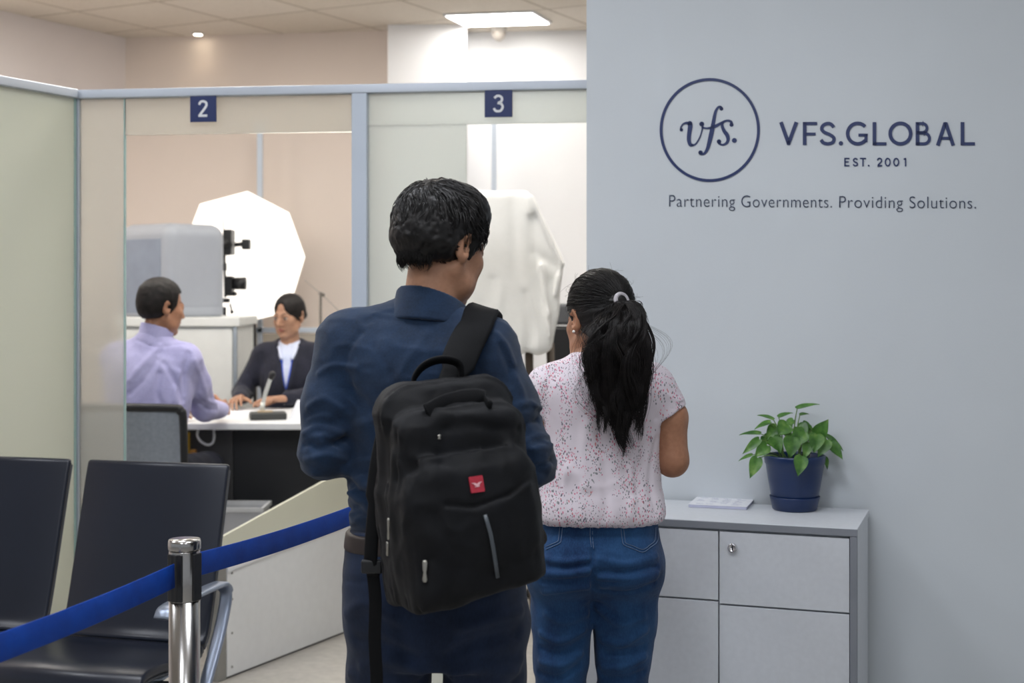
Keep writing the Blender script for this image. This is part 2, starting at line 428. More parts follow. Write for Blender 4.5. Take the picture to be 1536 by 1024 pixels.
def frosted(name, c, thru, rough, tint):
    m = N(name); nz = m.noise(160, 3); nrm = m.bump(nz.outputs['Fac'], 0.15, 0.001)
    rf = m.n('BsdfRefraction'); rf.inputs['Color'].default_value = rgb(*tint); rf.inputs['Roughness'].default_value = rough; rf.inputs['IOR'].default_value = 1.12; m.l(nrm, rf.inputs['Normal'])
    df = m.n('BsdfDiffuse'); df.inputs['Color'].default_value = rgb(*c); tl = m.n('BsdfTranslucent'); tl.inputs['Color'].default_value = rgb(*c)
    a = m.n('MixShader'); a.inputs[0].default_value = 0.45; m.l(df.outputs[0], a.inputs[1]); m.l(tl.outputs[0], a.inputs[2])
    b = m.n('MixShader'); b.inputs[0].default_value = thru; m.l(a.outputs[0], b.inputs[1]); m.l(rf.outputs[0], b.inputs[2])
    g = m.n('BsdfGlossy'); g.inputs['Roughness'].default_value = 0.2
    c2 = m.n('MixShader'); c2.inputs[0].default_value = 0.05; m.l(b.outputs[0], c2.inputs[1]); m.l(g.outputs[0], c2.inputs[2])
    m.l(c2.outputs[0], m.out.inputs[0]); return m.m
M_FROSTGREEN = frosted('frosted_green_glass', (228, 230, 219), 0.12, 0.5, (232, 238, 228))
M_FROST = frosted('frosted_glass', (240, 237, 230), 0.72, 0.22, (242, 242, 238))
M_FROSTPALE = frosted('frosted_pale_glass', (238, 240, 236), 0.50, 0.38, (240, 244, 242))
M_GLASSEDGE = plain('green_glass_edge', (150, 180, 176), 0.2, 0.1)

# ------------------------------------------------------------------ room shell
ZC = 3.07
bm = nb(); box(bm, (-6.5, -3.0, -0.06), (4.2, 10.2, 0.0)); struct('floor', bm, M_FLOOR)
bm = nb(); box(bm, (-6.5, -3.0, ZC), (4.2, 10.2, ZC + 0.06)); struct('ceiling', bm, M_CEIL)
def wall_seg(name, a, b, thick, mat, z1=ZC, z0=0.0):
    """wall from a to b (plan), thickness on the far side (left of a->b)"""
    a, b = Vector((a[0], a[1], 0)), Vector((b[0], b[1], 0)); d = (b - a).normalized(); nn = Vector((-d.y, d.x, 0)) * thick
    bm = nb(); q = [a, b, b + nn, a + nn]
    lo = [bm.verts.new((p.x, p.y, z0)) for p in q]; hi = [bm.verts.new((p.x, p.y, z1)) for p in q]
    bm.faces.new(lo[::-1]); bm.faces.new(hi)
    for i in range(4): bm.faces.new((lo[i], lo[(i + 1) % 4], hi[(i + 1) % 4], hi[i]))
    return struct(name, bm, mat)
wall_seg('wall_left', (-5.55, 3.0), (-2.44, 8.98), 0.1, M_MAUVE)
wall_seg('wall_back', (-2.44, 8.98), (-0.745, 8.72), 0.1, M_BEIGE)
wall_seg('wall_back_right', (-0.30, 8.78), (3.3, 8.4), 0.1, M_WHITE)
wall_seg('wall_right', (3.3, 8.5), (3.3, 3.2), 0.1, M_WHITE)
# pillar with a white front
bm = nb(); box(bm, (-0.745, 8.52, 0), (-0.272, 8.80, ZC)); o = struct('pillar', bm, M_WHITE)
# the wall that carries the lettering: right end nearer the camera
TH = math.radians(19.0); UD = Vector((math.cos(TH), -math.sin(TH), 0)); ND = Vector((-math.sin(TH), -math.cos(TH), 0))
W0 = Vector((1.043, 4.16, 0))
aL = W0 - UD * 0.857; bR = W0 + UD * 2.3
wall_seg('wall_front_right', (aL.x, aL.y), (bR.x, bR.y), 0.12, M_WALL)
def wallpt(px, py, off=0.0):
    d = Vector(((px - CX) / F, 1.0, (HY - py) / F)); o_ = Vector((0, 0, CH))
    t = ((W0 - o_).dot(ND)) / d.dot(ND); return o_ + d * t + ND * off

# ceiling lights: seen ones and ones added out of view
M_LIGHT = emit('added_lobby_panel', (244, 248, 255), PANEL)
M_LIGHT3 = emit('added_booth_panel', (255, 250, 242), PANEL3)
M_LIGHT2 = emit('light_panel_back', (255, 252, 246), PANELB)
def ceil_light(c, u, v, label, mat):
    """c centre, u and v half axes in plan"""
    t = thing('ceiling_light', label, 'ceiling light', (c[0], c[1], ZC - 0.001), 0, 'ceiling light panels')
    for k, nm, m_, z0, z1 in ((1.0, 'frame', M_WHITEPL, -0.012, 0.0), (0.94, 'diffuser', mat, -0.016, -0.0125)):
        bm = nb(); q = [Vector((sx * u[0] + sy * v[0], sx * u[1] + sy * v[1], 0)) * k for sx, sy in ((-1, -1), (1, -1), (1, 1), (-1, 1))]
        a = [bm.verts.new((p.x, p.y, z0)) for p in q]; b = [bm.verts.new((p.x, p.y, z1)) for p in q]
        bm.faces.new(a); bm.faces.new(b)
        for i in range(4): bm.faces.new((a[i], a[(i + 1) % 4], b[(i + 1) % 4], b[i]))
        obj(nm, bm, m_, t)
    return t
def on_ceil(px, py):
    Y = (ZC - CH) * F / (HY - py); return at(px, py, Y)
q = [on_ceil(*p) for p in ((665, 20), (800, 16), (828, 32), (697, 37))]
c = sum(q, Vector()) / 4; u = ((q[1] + q[2]) - (q[0] + q[3])) / 4; v = ((q[2] + q[3]) - (q[0] + q[1])) / 4
ceil_light(c, u, -v, 'lit square ceiling panel above the white pillar', M_LIGHT2)
for (x, y) in LOBBY_FILL:  # out-of-view panels added to light the grey wall and foreground
    ceil_light((x, y), UD * 0.3, ND * 0.3, 'unseen square fill light panel added over the waiting area', M_LIGHT)
for (x, y) in BOOTH_FILL:  # out-of-view panels added to brighten the back area
    ceil_light((x, y), UD * 0.3, ND * 0.3, 'unseen square fill light panel added over the service booths', M_LIGHT3)
p = on_ceil(297, 50)
def downlight(x, y, energy, label):
    t = thing('downlight', label, 'ceiling light', (x, y, ZC - 0.001))
    bm = nb(); lathe(bm, [(0.036, 0.0), (0.038, -0.005), (0.030, -0.008), (0.026, -0.004)], 24); obj('trim_ring', bm, M_WHITEPL, t, True)
    bm = nb(); lathe(bm, [(0.025, -0.0085), (0.021, -0.010)], 20); obj('lens', bm, emit('downlight_lens', (255, 240, 214), 22), t)
    sp = bpy.data.lights.new('downlight_beam', 'SPOT'); sp.energy = energy; sp.color = (1, .80, .56); sp.spot_size = 1.7; sp.spot_blend = 0.9; sp.shadow_soft_size = 0.03
    so = bpy.data.objects.new('downlight_beam', sp); COL.objects.link(so); so.location = (x, y, ZC - 0.03)
downlight(p.x, p.y, 0.6, 'small round recessed downlight glowing in the beige ceiling before the back wall')
downlight(-2.85, 7.55, 22, 'small unseen downlight added for the warm glow on the pale left wall')  # fixture and beam added out of view to warm the left wall
# small camera on the back wall under the light
p = at(748, 52, 8.6)
t = thing('ceiling_camera', 'small pale dome camera high on the white back wall', 'camera', (p.x, 8.60, 3.07 - 0.001))
bm = nb(); lathe(bm, [(0.05, 0), (0.05, -0.02), (0.035, -0.03)], 20); obj('mount', bm, plain('camera_grey', (196, 190, 182), 0.5), t, True)
bm = nb(); lathe(bm, [(0.042, -0.028), (0.042, -0.045), (0.03, -0.072), (0.01, -0.085)], 20); obj('dome', bm, plain('camera_dome', (168, 160, 152), 0.3), t, True)

# ------------------------------------------------------------------ booth partition (aluminium frame, frosted panes)
PA = Vector((-1.597, 5.24, 0)); PB = Vector((0.60, 4.935, 0)); PU = (PB - PA).normalized(); PN = Vector((PU.y, -PU.x, 0)); ZR = 2.222
def part_s(px):
    """distance along the partition for a pixel column"""
    k = (px - CX) / F; return (k * PA.y - PA.x) / (PU.x - k * PU.y)
PM = Matrix(((PU.x, -PN.x, 0, PA.x), (PU.y, -PN.y, 0, PA.y), (0, 0, 1, 0), (0, 0, 0, 1)))
part = thing('booth_partition', 'blue-grey framed glass partition with frosted panes above the numbered service booths', 'partition', PA)
iPM = Matrix.Translation(-PA)
def pbox(name, lo, hi, mat, bev=0.0, label=None):
    bm = nb(); box(bm, lo, hi, iPM @ PM); return obj(name, bm, mat, part, bevel=bev, label=label)
s187, s530, s553, s700, sE = part_s(187), part_s(530), part_s(553), part_s(700), (PB - PA).length
pbox('top_rail', (-0.02, -0.028, ZR - 0.032), (sE, 0.028, ZR), M_ALU, 0.003)
pbox('post', (s530, -0.028, 0), (s553, 0.028, ZR - 0.032), M_ALUBLUE, 0.003)
pbox('corner_strip', (-0.014, -0.014, 0), (0.006, 0.014, ZR - 0.032), M_ALU, 0.002)
zb = 2.055
pbox('frosted_band', (s187 + .004, -0.005, zb), (s530, 0.005, ZR - 0.032), M_FROST)
pbox('frosted_side_pane', (0.008, -0.005, 0.02), (s187, 0.005, ZR - 0.032), M_FROST)
pbox('pane_edge', (s187 - 0.001, -0.0065, 0.02), (s187 + 0.0035, 0.0065, ZR - 0.032), M_GLASSEDGE)
pbox('frosted_band', (s553, -0.005, zb + 0.02), (sE, 0.005, ZR - 0.032), M_FROSTPALE)
pbox('frosted_side_pane', (s553, -0.0055, 0.02), (s700, 0.0045, zb + 0.02), M_FROSTPALE)
# left return of the partition
QA = Vector((-1.79, 4.83, 0)); QU = (PA - QA).normalized(); QL = (PA - QA).length
lp = thing('side_partition', 'yellow-green frosted glass screen standing left behind the black seats', 'partition', QA)
QM = Matrix(((QU.x, -QU.y, 0, 0), (QU.y, QU.x, 0, 0), (0, 0, 1, 0), (0, 0, 0, 1)))
def qbox(name, lo, hi, mat, bev=0):
    bm = nb(); box(bm, lo, hi, QM); return obj(name, bm, mat, lp, bevel=bev)
qbox('top_rail', (0, -0.028, ZR - 0.032), (QL - 0.032, 0.028, ZR), M_ALU, 0.003)
qbox('frosted_pane', (0.006, -0.005, 0.02), (QL - 0.03, 0.005, ZR - 0.032), M_FROSTGREEN)
qbox('pane_edge', (QL - 0.0295, -0.006, 0.02), (QL - 0.018, 0.006, ZR - 0.032), M_GLASSEDGE)

# ------------------------------------------------------------------ lettering
def ribbon(bm, pts, wd, to, thick=0.002, cap=True, closed=False):
    """flat stroke along 2-D pts with width wd; to(u, v, h) places it"""
    P = [np.array(p, float) for p in pts]; n = len(P)
    if not hasattr(wd, '__len__'): wd = [wd] * n
    L, R = [], []
    for i in range(n):
        a = P[(i - 1) % n] if closed else P[max(i - 1, 0)]; b = P[(i + 1) % n] if closed else P[min(i + 1, n - 1)]
        t = (b - a) / (np.linalg.norm(b - a) + 1e-9); m = np.array((-t[1], t[0])) * wd[i] / 2; k = 1.0
        if not closed and 0 < i < n - 1 or closed:
            t1 = (P[i] - a) / (np.linalg.norm(P[i] - a) + 1e-9); cs = max(0.5, abs(float(t1 @ t))); k = 1 / cs
        L.append(P[i] + m * k); R.append(P[i] - m * k)
    vt = [[bm.verts.new(to(q[0], q[1], h)) for q in S] for S in (L, R) for h in (thick, 0)]
    for i in range(n if closed else n - 1):
        j = (i + 1) % n
        for a, b in ((0, 2), (2, 3), (3, 1), (1, 0)): bm.faces.new((vt[a][i], vt[a][j], vt[b][j], vt[b][i]))
    if not closed:
        for i in (0, n - 1): bm.faces.new((vt[0][i], vt[2][i], vt[3][i], vt[1][i]))
        if cap:
            for i in (0, n - 1): dot(bm, P[i], wd[i] / 2, to, thick)
def dot(bm, c, r, to, thick=0.002, n=20):
    a = [bm.verts.new(to(c[0] + r * math.cos(2 * pi * k / n), c[1] + r * math.sin(2 * pi * k / n), thick)) for k in range(n)]
    b = [bm.verts.new(to(c[0] + r * math.cos(2 * pi * k / n), c[1] + r * math.sin(2 * pi * k / n), 0)) for k in range(n)]
    bm.faces.new(a); bm.faces.new(b)
    for k in range(n): bm.faces.new((a[k], a[(k + 1) % n], b[(k + 1) % n], b[k]))
def arc(cx, cy, rx, ry, a0, a1, n=24):
    return [(cx + rx * math.cos(math.radians(a0 + (a1 - a0) * i / (n - 1))), cy + ry * math.sin(math.radians(a0 + (a1 - a0) * i / (n - 1)))) for i in range(n)]

sign = thing('wall_sign', 'navy company lettering with round script emblem on the grey wall', 'sign', wallpt(1230, 215, 0.0005))
SO = Vector(sign.location)
def zto(sc, ox, oy):
    return lambda u, v, h: wallpt(u / sc + ox, v / sc + oy, 0.0005 + h) - SO
# emblem (drawn in the 6.024x enlargement at 980,110)
t8 = zto(6.0235, 980, 110)
bm = nb(); ribbon(bm, arc(511, 512, 440, 456, 0, 360, 97)[:-1], 26, t8, closed=True); obj('emblem_ring', bm, M_NAVYINK, sign)
bm = nb()
def sk(pts, wd, n=40, cap=True):
    S = spline([(x, y, w_) for (x, y), w_ in zip(pts, wd)], n); ribbon(bm, S[:, :2], list(S[:, 2]), t8, cap=cap)
sk([(254, 512), (250, 490), (268, 460), (300, 448), (330, 454)], [22, 15, 14, 22, 26])
sk([(330, 452), (334, 480), (326, 540), (322, 600), (334, 644), (352, 652)], [44, 42, 38, 36, 30, 18])
sk([(352, 652), (385, 636), (420, 580), (440, 520), (446, 480), (438, 458)], [20, 14, 12, 12, 16, 24])
dot(bm, (254, 510), 15, t8); dot(bm, (438, 458), 22, t8); dot(bm, (352, 648), 14, t8)
sk([(444, 490), (480, 496), (520, 492), (570, 474), (620, 446), (665, 428), (700, 436), (712, 462)], [18, 16, 22, 28, 22, 20, 24, 22])
dot(bm, (707, 464), 18, t8)
sk([(618, 318), (606, 302), (584, 310), (562, 350), (548, 420), (530, 520), (510, 610), (490, 680), (464, 722), (436, 730), (424, 720)], [26, 20, 20, 26, 32, 40, 38, 30, 22, 20, 28])
dot(bm, (616, 320), 17, t8); dot(bm, (428, 716), 20, t8)
sk([(632, 440), (622, 470), (640, 520), (668, 560), (676, 600), (660, 632), (626, 646), (598, 634), (590, 616)], [18, 26, 32, 36, 30, 24, 18, 22, 28])
dot(bm, (594, 616), 20, t8); dot(bm, (733, 606), 22, t8)
obj('emblem_script', bm, M_NAVYINK, sign)
# name (2.667x enlargement at 960,80)
t3 = zto(2.6667, 960, 80); bm = nb(); w_ = 15.0
def st(*pts, wd=None): ribbon(bm, pts, wd or w_, t3, cap=False)
st((564, 275), (595, 362)); st((626, 275), (594, 362)); st((588, 362), (601, 362), wd=10)
st((659, 275), (659, 367)); st((652, 281), (709, 281), wd=13); st((660, 323), (703, 323), wd=12)
S_ = lambda x, y, sx, sy: [(x + a * sx, y + b * sy) for a, b in spline([(0.92, .18), (.72, .03), (.45, .0), (.16, .10), (.08, .28), (.28, .44), (.62, .54), (.92, .70), (.86, .92), (.52, 1.0), (.2, .95), (.02, .80)], 40)]
def spl2(p, n): return spline([(a, b, 0) for a, b in p], n)[:, :2]
S_ = lambda x, y, sx, sy: [(x + a * sx, y + b * sy) for a, b in spl2([(0.92, .18), (.72, .03), (.45, .0), (.16, .10), (.08, .28), (.28, .44), (.62, .54), (.92, .70), (.86, .92), (.52, 1.0), (.2, .95), (.02, .80)], 40)]
ribbon(bm, S_(723, 281, 57, 81), 14, t3, cap=False)
dot(bm, (804, 360), 9, t3)
ribbon(bm, arc(871, 321, 40, 41, -42, -318, 40), 14.5, t3, cap=False); st((874, 327), (911, 327), wd=12); st((904, 322), (904, 356), wd=13)
st((938, 275), (938, 368)); st((932, 362), (986, 362), wd=13)
ribbon(bm, arc(1042, 321, 41, 41, 0, 360, 49)[:-1], 14.5, t3, closed=True)
st((1110, 275), (1110, 368)); ribbon(bm, [(1106, 281), (1130, 281)] + arc(1130, 299, 18, 18, -90, 90, 16) + [(1106, 317)], 12, t3, cap=False)
ribbon(bm, [(1106, 319), (1136, 319)] + arc(1136, 340.5, 22, 21.5, -90, 90, 16) + [(1106, 362)], 12.5, t3, cap=False)
st((1191, 369), (1221, 278)); st((1253, 369), (1223, 278)); st((1216, 280), (1228, 280), wd=10); st((1202, 340), (1242, 340), wd=12)
st((1290, 275), (1290, 368)); st((1284, 362), (1340, 362), wd=13)
obj('name_lettering', bm, M_NAVYINK, sign)
bm = nb(); w_ = 5.4
st((820, 418), (820, 452)); st((818, 420.5), (838, 420.5)); st((820, 434), (835, 434)); st((818, 449.5), (838, 449.5))
ribbon(bm, S_(853, 420.5, 18, 29), 5.4, t3, cap=False)
st((880, 420.5), (904, 420.5)); st((892, 420), (892, 452)); dot(bm, (915, 449), 3.6, t3)
ribbon(bm, list(spl2([(950, 428), (953, 421.5), (960, 420), (966, 425), (965, 433), (958, 441), (950, 449.5)], 24)) + [(969, 449.5)], 5.4, t3, cap=False)
for cx_ in (991, 1025): ribbon(bm, arc(cx_, 435, 9.5, 14.7, 0, 360, 33)[:-1], 5.4, t3, closed=True)
st((1062, 418), (1062, 452)); st((1055, 424), (1063, 420))
obj('date_lettering', bm, M_NAVYINK, sign)
# tagline: light sans text laid on the wall
for body_, X0_, X1_ in (('Partnering Governments.', 1004, 1248), ('Providing Solutions.', 1259, 1464)):
  cu = bpy.data.curves.new('tagline', 'FONT'); cu.body = body_; cu.size = 1.0; cu.space_character = 1.06; cu.offset = -0.012
  to_ = bpy.data.objects.new('tagline_tmp', cu); COL.objects.link(to_); dg = bpy.context.evaluated_depsgraph_get(); dg.update()
  tm = bpy.data.meshes.new_from_object(to_.evaluated_get(dg)); bpy.data.objects.remove(to_)
  V = np.array([v.co[:] for v in tm.vertices]); x0, x1 = V[:, 0].min(), V[:, 0].max()
  bm = nb(); bm.from_mesh(tm); bpy.data.meshes.remove(tm)
  kx = (X1_ - X0_) / (x1 - x0); ky = TAGH
  for v in bm.verts:
      u_ = X0_ + (v.co.x - x0) * kx; v.co = wallpt(u_, 310.0 + (u_ - 1004) * 0.006 - v.co.y * ky, 0.0015) - SO
  ex = bmesh.ops.extrude_face_region(bm, geom=bm.faces[:]); 
  for g in ex['geom']:
      if isinstance(g, bmesh.types.BMVert): g.co += ND * 0.001
  obj('tagline_lettering', bm, M_GREYINK, sign)

# numbered plaques hanging from the partition rail
def plaque(px, digit, label):
    s0 = part_s(px); w2 = 0.049; z1 = ZR - 0.033; z0 = z1 - 0.094
    b = PA + PU * s0 + PN * 0.034; t = thing('number_plaque', label, 'sign', (b.x, b.y, z0), math.atan2(PU.y, PU.x), 'booth number plaques')
    bm = nb(); box(bm, (-w2, -0.004, 0), (w2, 0.004, 0.094)); obj('plate', bm, M_NAVYSIGN, t, bevel=0.0015)
    bm = nb(); to = lambda u, v, h: Vector((u * 0.001, -0.0042 - h, 0.047 + v * 0.001)); wd = 8.5
    if digit == 2:
        ribbon(bm, list(spl2([(-14, 15), (-10, 24), (0, 27.5), (11, 23), (13, 13), (7, 2), (-4, -12), (-13, -24)], 30)), wd, to, 0.001, cap=False)
        ribbon(bm, [(-17, -24.5), (16, -24.5)], wd, to, 0.001, cap=False)
    else:
        ribbon(bm, list(spl2([(-14, 19), (-7, 26), (3, 27), (12, 20), (11, 9), (0, 2.5)], 24)), wd, to, 0.001, cap=False)
        ribbon(bm, list(spl2([(-3, 2.5), (10, -1), (15, -12), (9, -24), (-2, -27), (-11, -24), (-16, -16)], 24)), wd, to, 0.001, cap=False)
    obj('digit', bm, M_WHITEPL, t)
plaque(310, 2, 'navy square plaque with white 2 hanging from the left booth rail')
plaque(750, 3, 'navy square plaque with white 3 hanging from the right booth rail')
# ------------------------------------------------------------------ filing cabinet by the wall
CW, CD, CHH = 0.775, 0.345, 0.852
corner = Vector((0.923, 3.81, 0))                        # front right corner
cab = thing('storage_cabinet', 'low white laminate storage cabinet with silver lock standing against the grey wall', 'cabinet', corner - UD * CW, -TH)
def cbox(name, lo, hi, mat, bev=0.0015, label=None, parent=None):
    bm = nb(); box(bm, lo, hi); return obj(name, bm, mat, parent or cab, bevel=bev, label=label)
M_CABW = plain('cabinet_laminate', (206, 210, 216), 0.42, var=0.03, nscale=60, bump=0.08)
M_CABE = plain('cabinet_grey_edge', (128, 132, 140), 0.45, var=0.03)
cbox('carcass', (0.0, 0.022, 0.05), (CW, CD, CHH - 0.022), M_CABW)
cbox('plinth', (0.02, 0.05, 0.0), (CW - 0.02, CD - 0.01, 0.05), M_CABE)
cbox('top_panel', (-0.004, 0.0, CHH - 0.021), (CW + 0.003, CD + 0.005, CHH), M_CABW, 0.002)
cbox('front_edge_strip', (-0.004, -0.0025, CHH - 0.021), (CW + 0.003, -0.0002, CHH - 0.002), M_CABE, 0.0006, 'grey edging under the top')
cbox('side_edge_strip', (CW - 0.017, -0.002, 0.0), (CW + 0.001, 0.021, CHH - 0.022), M_CABE, 0.0008, 'grey edging strip')
zd, xd = 0.622, 0.403
doors = [('drawer_front', xd + .002, CW - .019, zd + .003, CHH - .028), ('drawer_front', .002, xd - .002, zd + .012, CHH - .028),
         ('door', xd + .002, CW - .019, .055, zd - .002), ('door', .002, xd - .002, .055, zd + .007)]
for i, (nm, x0, x1, z0, z1) in enumerate(doors):
    d_ = cbox(nm, (x0, 0.002, z0), (x1, 0.0205, z1), M_CABW, 0.0012)
    if i == 0:
        bm = nb(); lathe(bm, [(0.0135, 0), (0.0135, 0.006), (0.0115, 0.0085), (0.008, 0.0085), (0.0075, 0.007), (0.0, 0.007)], 28)
        bmesh.ops.transform(bm, matrix=Matrix.Translation((xd + .038, 0.002, CHH - .071)) @ Matrix.Rotation(pi / 2, 4, 'X'), verts=bm.verts)
        lk = obj('lock', bm, M_CHROME, d_, True, label='silver round lock')
        bm = nb(); box(bm, (xd + .0365, -0.0062, CHH - .0765), (xd + .0395, -0.0045, CHH - .0655)); obj('keyhole', bm, M_BLACK, d_)
def on_cab(px, py):
    d = Vector(((px - CX) / F, 1, (HY - py) / F)); t = (CHH - CH) / d.z; return Vector((0, 0, CH)) + d * t

# booklet on the cabinet
p = on_cab(1082, 757); bk = thing('booklet', 'thin stack of printed white forms lying on the cabinet beside the potted plant', 'booklet', (p.x, p.y, CHH + 0.0003), -TH + 0.03)
M_PAPER = plain('paper', (232, 234, 240), 0.7, var=0.02)
bm = nb(); box(bm, (-0.085, -0.075, 0), (0.085, 0.075, 0.008)); obj('page_block', bm, plain('page_edges', (190, 192, 214), 0.7), bk, bevel=0.001)
bm = nb(); box(bm, (-0.0865, -0.076, 0.0082), (0.0865, 0.076, 0.0092)); obj('cover', bm, M_PAPER, bk)
bm = nb()
for j in range(7):
    for i in range(4):
        x = -0.07 + i * 0.036 + random.uniform(-.004, .004); y = 0.06 - j * 0.019
        if random.random() < 0.75: box(bm, (x, y, 0.00925), (x + random.uniform(.012, .028), y + 0.0035, 0.0094))
obj('printed_lines', bm, plain('print_ink', (150, 156, 186), 0.7), bk)

# potted plant
p = on_cab(1192, 764); PP = thing('potted_plant', 'green trailing pothos in a navy blue pot standing on the white cabinet', 'plant', (p.x, p.y, CHH + 0.0005))
SP = F / p.y; k_ = 1 / SP
M_POT = plain('navy_pot', (14, 40, 82), 0.32, var=0.06, nscale=4, bump=0.03)
bm = nb(); lathe(bm, [(0.0, 0.0), (31 * k_, 0.0), (33 * k_, 1.5 * k_), (37 * k_, 19 * k_), (37.5 * k_, 20.5 * k_), (35.5 * k_, 20.5 * k_), (34 * k_, 17 * k_), (0, 16.5 * k_)], 56, cap=False); sa = obj('saucer', bm, M_POT, PP, True)
bm = nb(); lathe(bm, [(0, 17 * k_), (33.5 * k_, 17 * k_), (35 * k_, 19.5 * k_), (39.5 * k_, 45 * k_), (43.0 * k_, 68 * k_), (44.6 * k_, 70 * k_), (45.8 * k_, 79 * k_), (45.6 * k_, 81.5 * k_), (44 * k_, 82 * k_), (42.5 * k_, 80 * k_), (41 * k_, 70 * k_)], 56, cap=False); obj('pot', bm, M_POT, PP, True)
bm = nb(); lathe(bm, [(41.3 * k_, 72.5 * k_), (20 * k_, 74 * k_), (0.001, 74 * k_)], 40, cap=False); obj('soil', bm, plain('soil', (46, 36, 28), 0.95, bump=0.8, bscale=120), PP, True)
def leaf_mat():
    m = N('pothos_leaf'); n1 = m.noise(38, 4); info = m.n('TexCoord')
    g = m.ramp(n1.outputs['Fac'], [(0.30, rgb(48, 92, 40)), (0.55, rgb(86, 134, 58)), (0.75, rgb(128, 164, 84))])
    p = m.pbsdf(g, 0.36, 0, m.bump(m.noise(70, 2).outputs['Fac'], 0.25, 0.002), 0.5, Subsurface_Weight=0.0)
    tl = m.n('BsdfTranslucent'); m.l(g, tl.inputs['Color']); mx = m.n('MixShader'); mx.inputs[0].default_value = 0.25
    m.l(p.outputs[0], mx.inputs[1]); m.l(tl.outputs[0], mx.inputs[2]); m.l(mx.outputs[0], m.out.inputs[0]); return m.m
M_LEAF = leaf_mat(); M_STEM = plain('plant_stem', (98, 128, 66), 0.5)
def leaf(bm, base, tip, nrm, width, droop=0.15):
    """heart shaped, cupped along the midrib"""
    b, t = Vector(base), Vector(tip); ax = t - b; L = ax.length; ax.normalize(); n = Vector(nrm); n = (n - ax * n.dot(ax)).normalized(); s = ax.cross(n)
    U = [(-.09, .34), (-.06, .62), (.05, .86), (.18, .98), (.34, .95), (.5, .80), (.66, .58), (.8, .36), (.9, .18), (1.0, .015)]
    rows = []
    for u, w in U:
        uc = max(u, 0.0) if w > 0.5 else u
        mid = b + ax * (L * max(u, 0)) - n * (droop * L * max(u, 0) ** 2)
        row = []
        for q in (-1, -.55, 0, .55, 1):
            e = b + ax * (L * (u if abs(q) > .3 else max(u, 0.0))) - n * (droop * L * max(u, 0) ** 2)
            row.append(bm.verts.new(e + s * (q * w * width / 2) + n * (abs(q) ** 1.3 * width * 0.10 + 0.012 * width * math.sin(u * 14 + q * 3))))
        rows.append(row)
    for a, c in zip(rows, rows[1:]):
        for i in range(4): bm.faces.new((a[i], a[i + 1], c[i + 1], c[i]))
# leaves read off the photo: base px, tip px, width px, depth offset, facing
LV = [((1196, 612), (1228, 601), 13, 0.0, 'u'), ((1160, 629), (1138, 619), 13, .01, 'u'), ((1168, 625), (1188, 616), 12, -.01, 'u'), ((1200, 622), (1213, 619), 10, .02, 'u'),
      ((1155, 633), (1131, 640), 13, -.01, 'u'), ((1140, 650), (1110, 647), 13, -.01, 'u'), ((1138, 659), (1115, 679), 13, -.02, 'f'), ((1128, 682), (1107, 688), 9, -.03, 'u'),
      ((1136, 687), (1126, 716), 19, -.06, 'f'), ((1202, 685), (1198, 713), 21, -.094, 'f'), ((1226, 652), (1242, 630), 22, -.01, 'f'), ((1240, 655), (1268, 672), 18, 0, 'u'),
      ((1246, 664), (1265, 687), 17, -.02, 'f'), ((1238, 686), (1242, 703), 8, .02, 'f'), ((1164, 640), (1150, 660), 20, 0, 'f'), ((1180, 636), (1168, 652), 24, -.02, 'f'),
      ((1196, 640), (1212, 654), 26, .01, 'f'), ((1206, 648), (1184, 668), 24, -.04, 'f'), ((1150, 668), (1133, 684), 20, -.02, 'f'), ((1188, 656), (1186, 686), 26, -.05, 'f'),
      ((1225, 652), (1222, 678), 24, -.04, 'f'), ((1240, 660), (1228, 684), 20, -.03, 'f'), ((1212, 664), (1208, 686), 17, -.045, 'f'), ((1160, 656), (1172, 678), 22, -.03, 'f'),
      ((1176, 646), (1190, 662), 20, -.01, 'u'), ((1218, 642), (1206, 660), 18, .03, 'f'), ((1146, 654), (1160, 668), 18, .03, 'f'), ((1230, 646), (1222, 640), 10, .03, 'u'), ((1190, 630), (1176, 640), 16, .03, 'u'), ((1205, 634), (1222, 644), 15, .03, 'u')]
rim = Vector((0, 0, 74 * k_))
for (b, t, w, dy, fc) in LV:
    Y = p.y + dy
    B = at(b[0], b[1], Y) - PP.location; T = at(t[0], t[1], Y - (0.022 if fc == 'f' else 0.006)) - PP.location
    nrm = (0.1, -1, 0.45) if fc == 'f' else (0.05, -0.42, 1)
    root = Vector((min(max(B.x, -.06), .06) * 0.4 + random.uniform(-.012, .012), B.y * 0.3 + random.uniform(-.02, .02), 73 * k_))
    h = max(B.z, root.z + .01)
    mid = Vector((root.x * .5 + B.x * .5, root.y * .5 + B.y * .5, h * 0.62 + root.z * 0.38 + 0.012 + (0.02 if B.z < root.z + .01 else 0)))
    bm = nb(); leaf(bm, B, T, nrm, w * 1.08 * k_, 0.22)
    bmesh.ops.recalc_face_normals(bm, faces=bm.faces[:])
    lo = obj('leaf', bm, M_LEAF, PP, True)
    sd = lo.modifiers.new('s', 'SUBSURF'); sd.levels = 1; sd.render_levels = 1
    bm = nb(); tube(bm, spline([root, mid, B], 9), [0.0017] * 6 + [0.0014] * 3, 6); obj('stem', bm, M_STEM, lo, True)

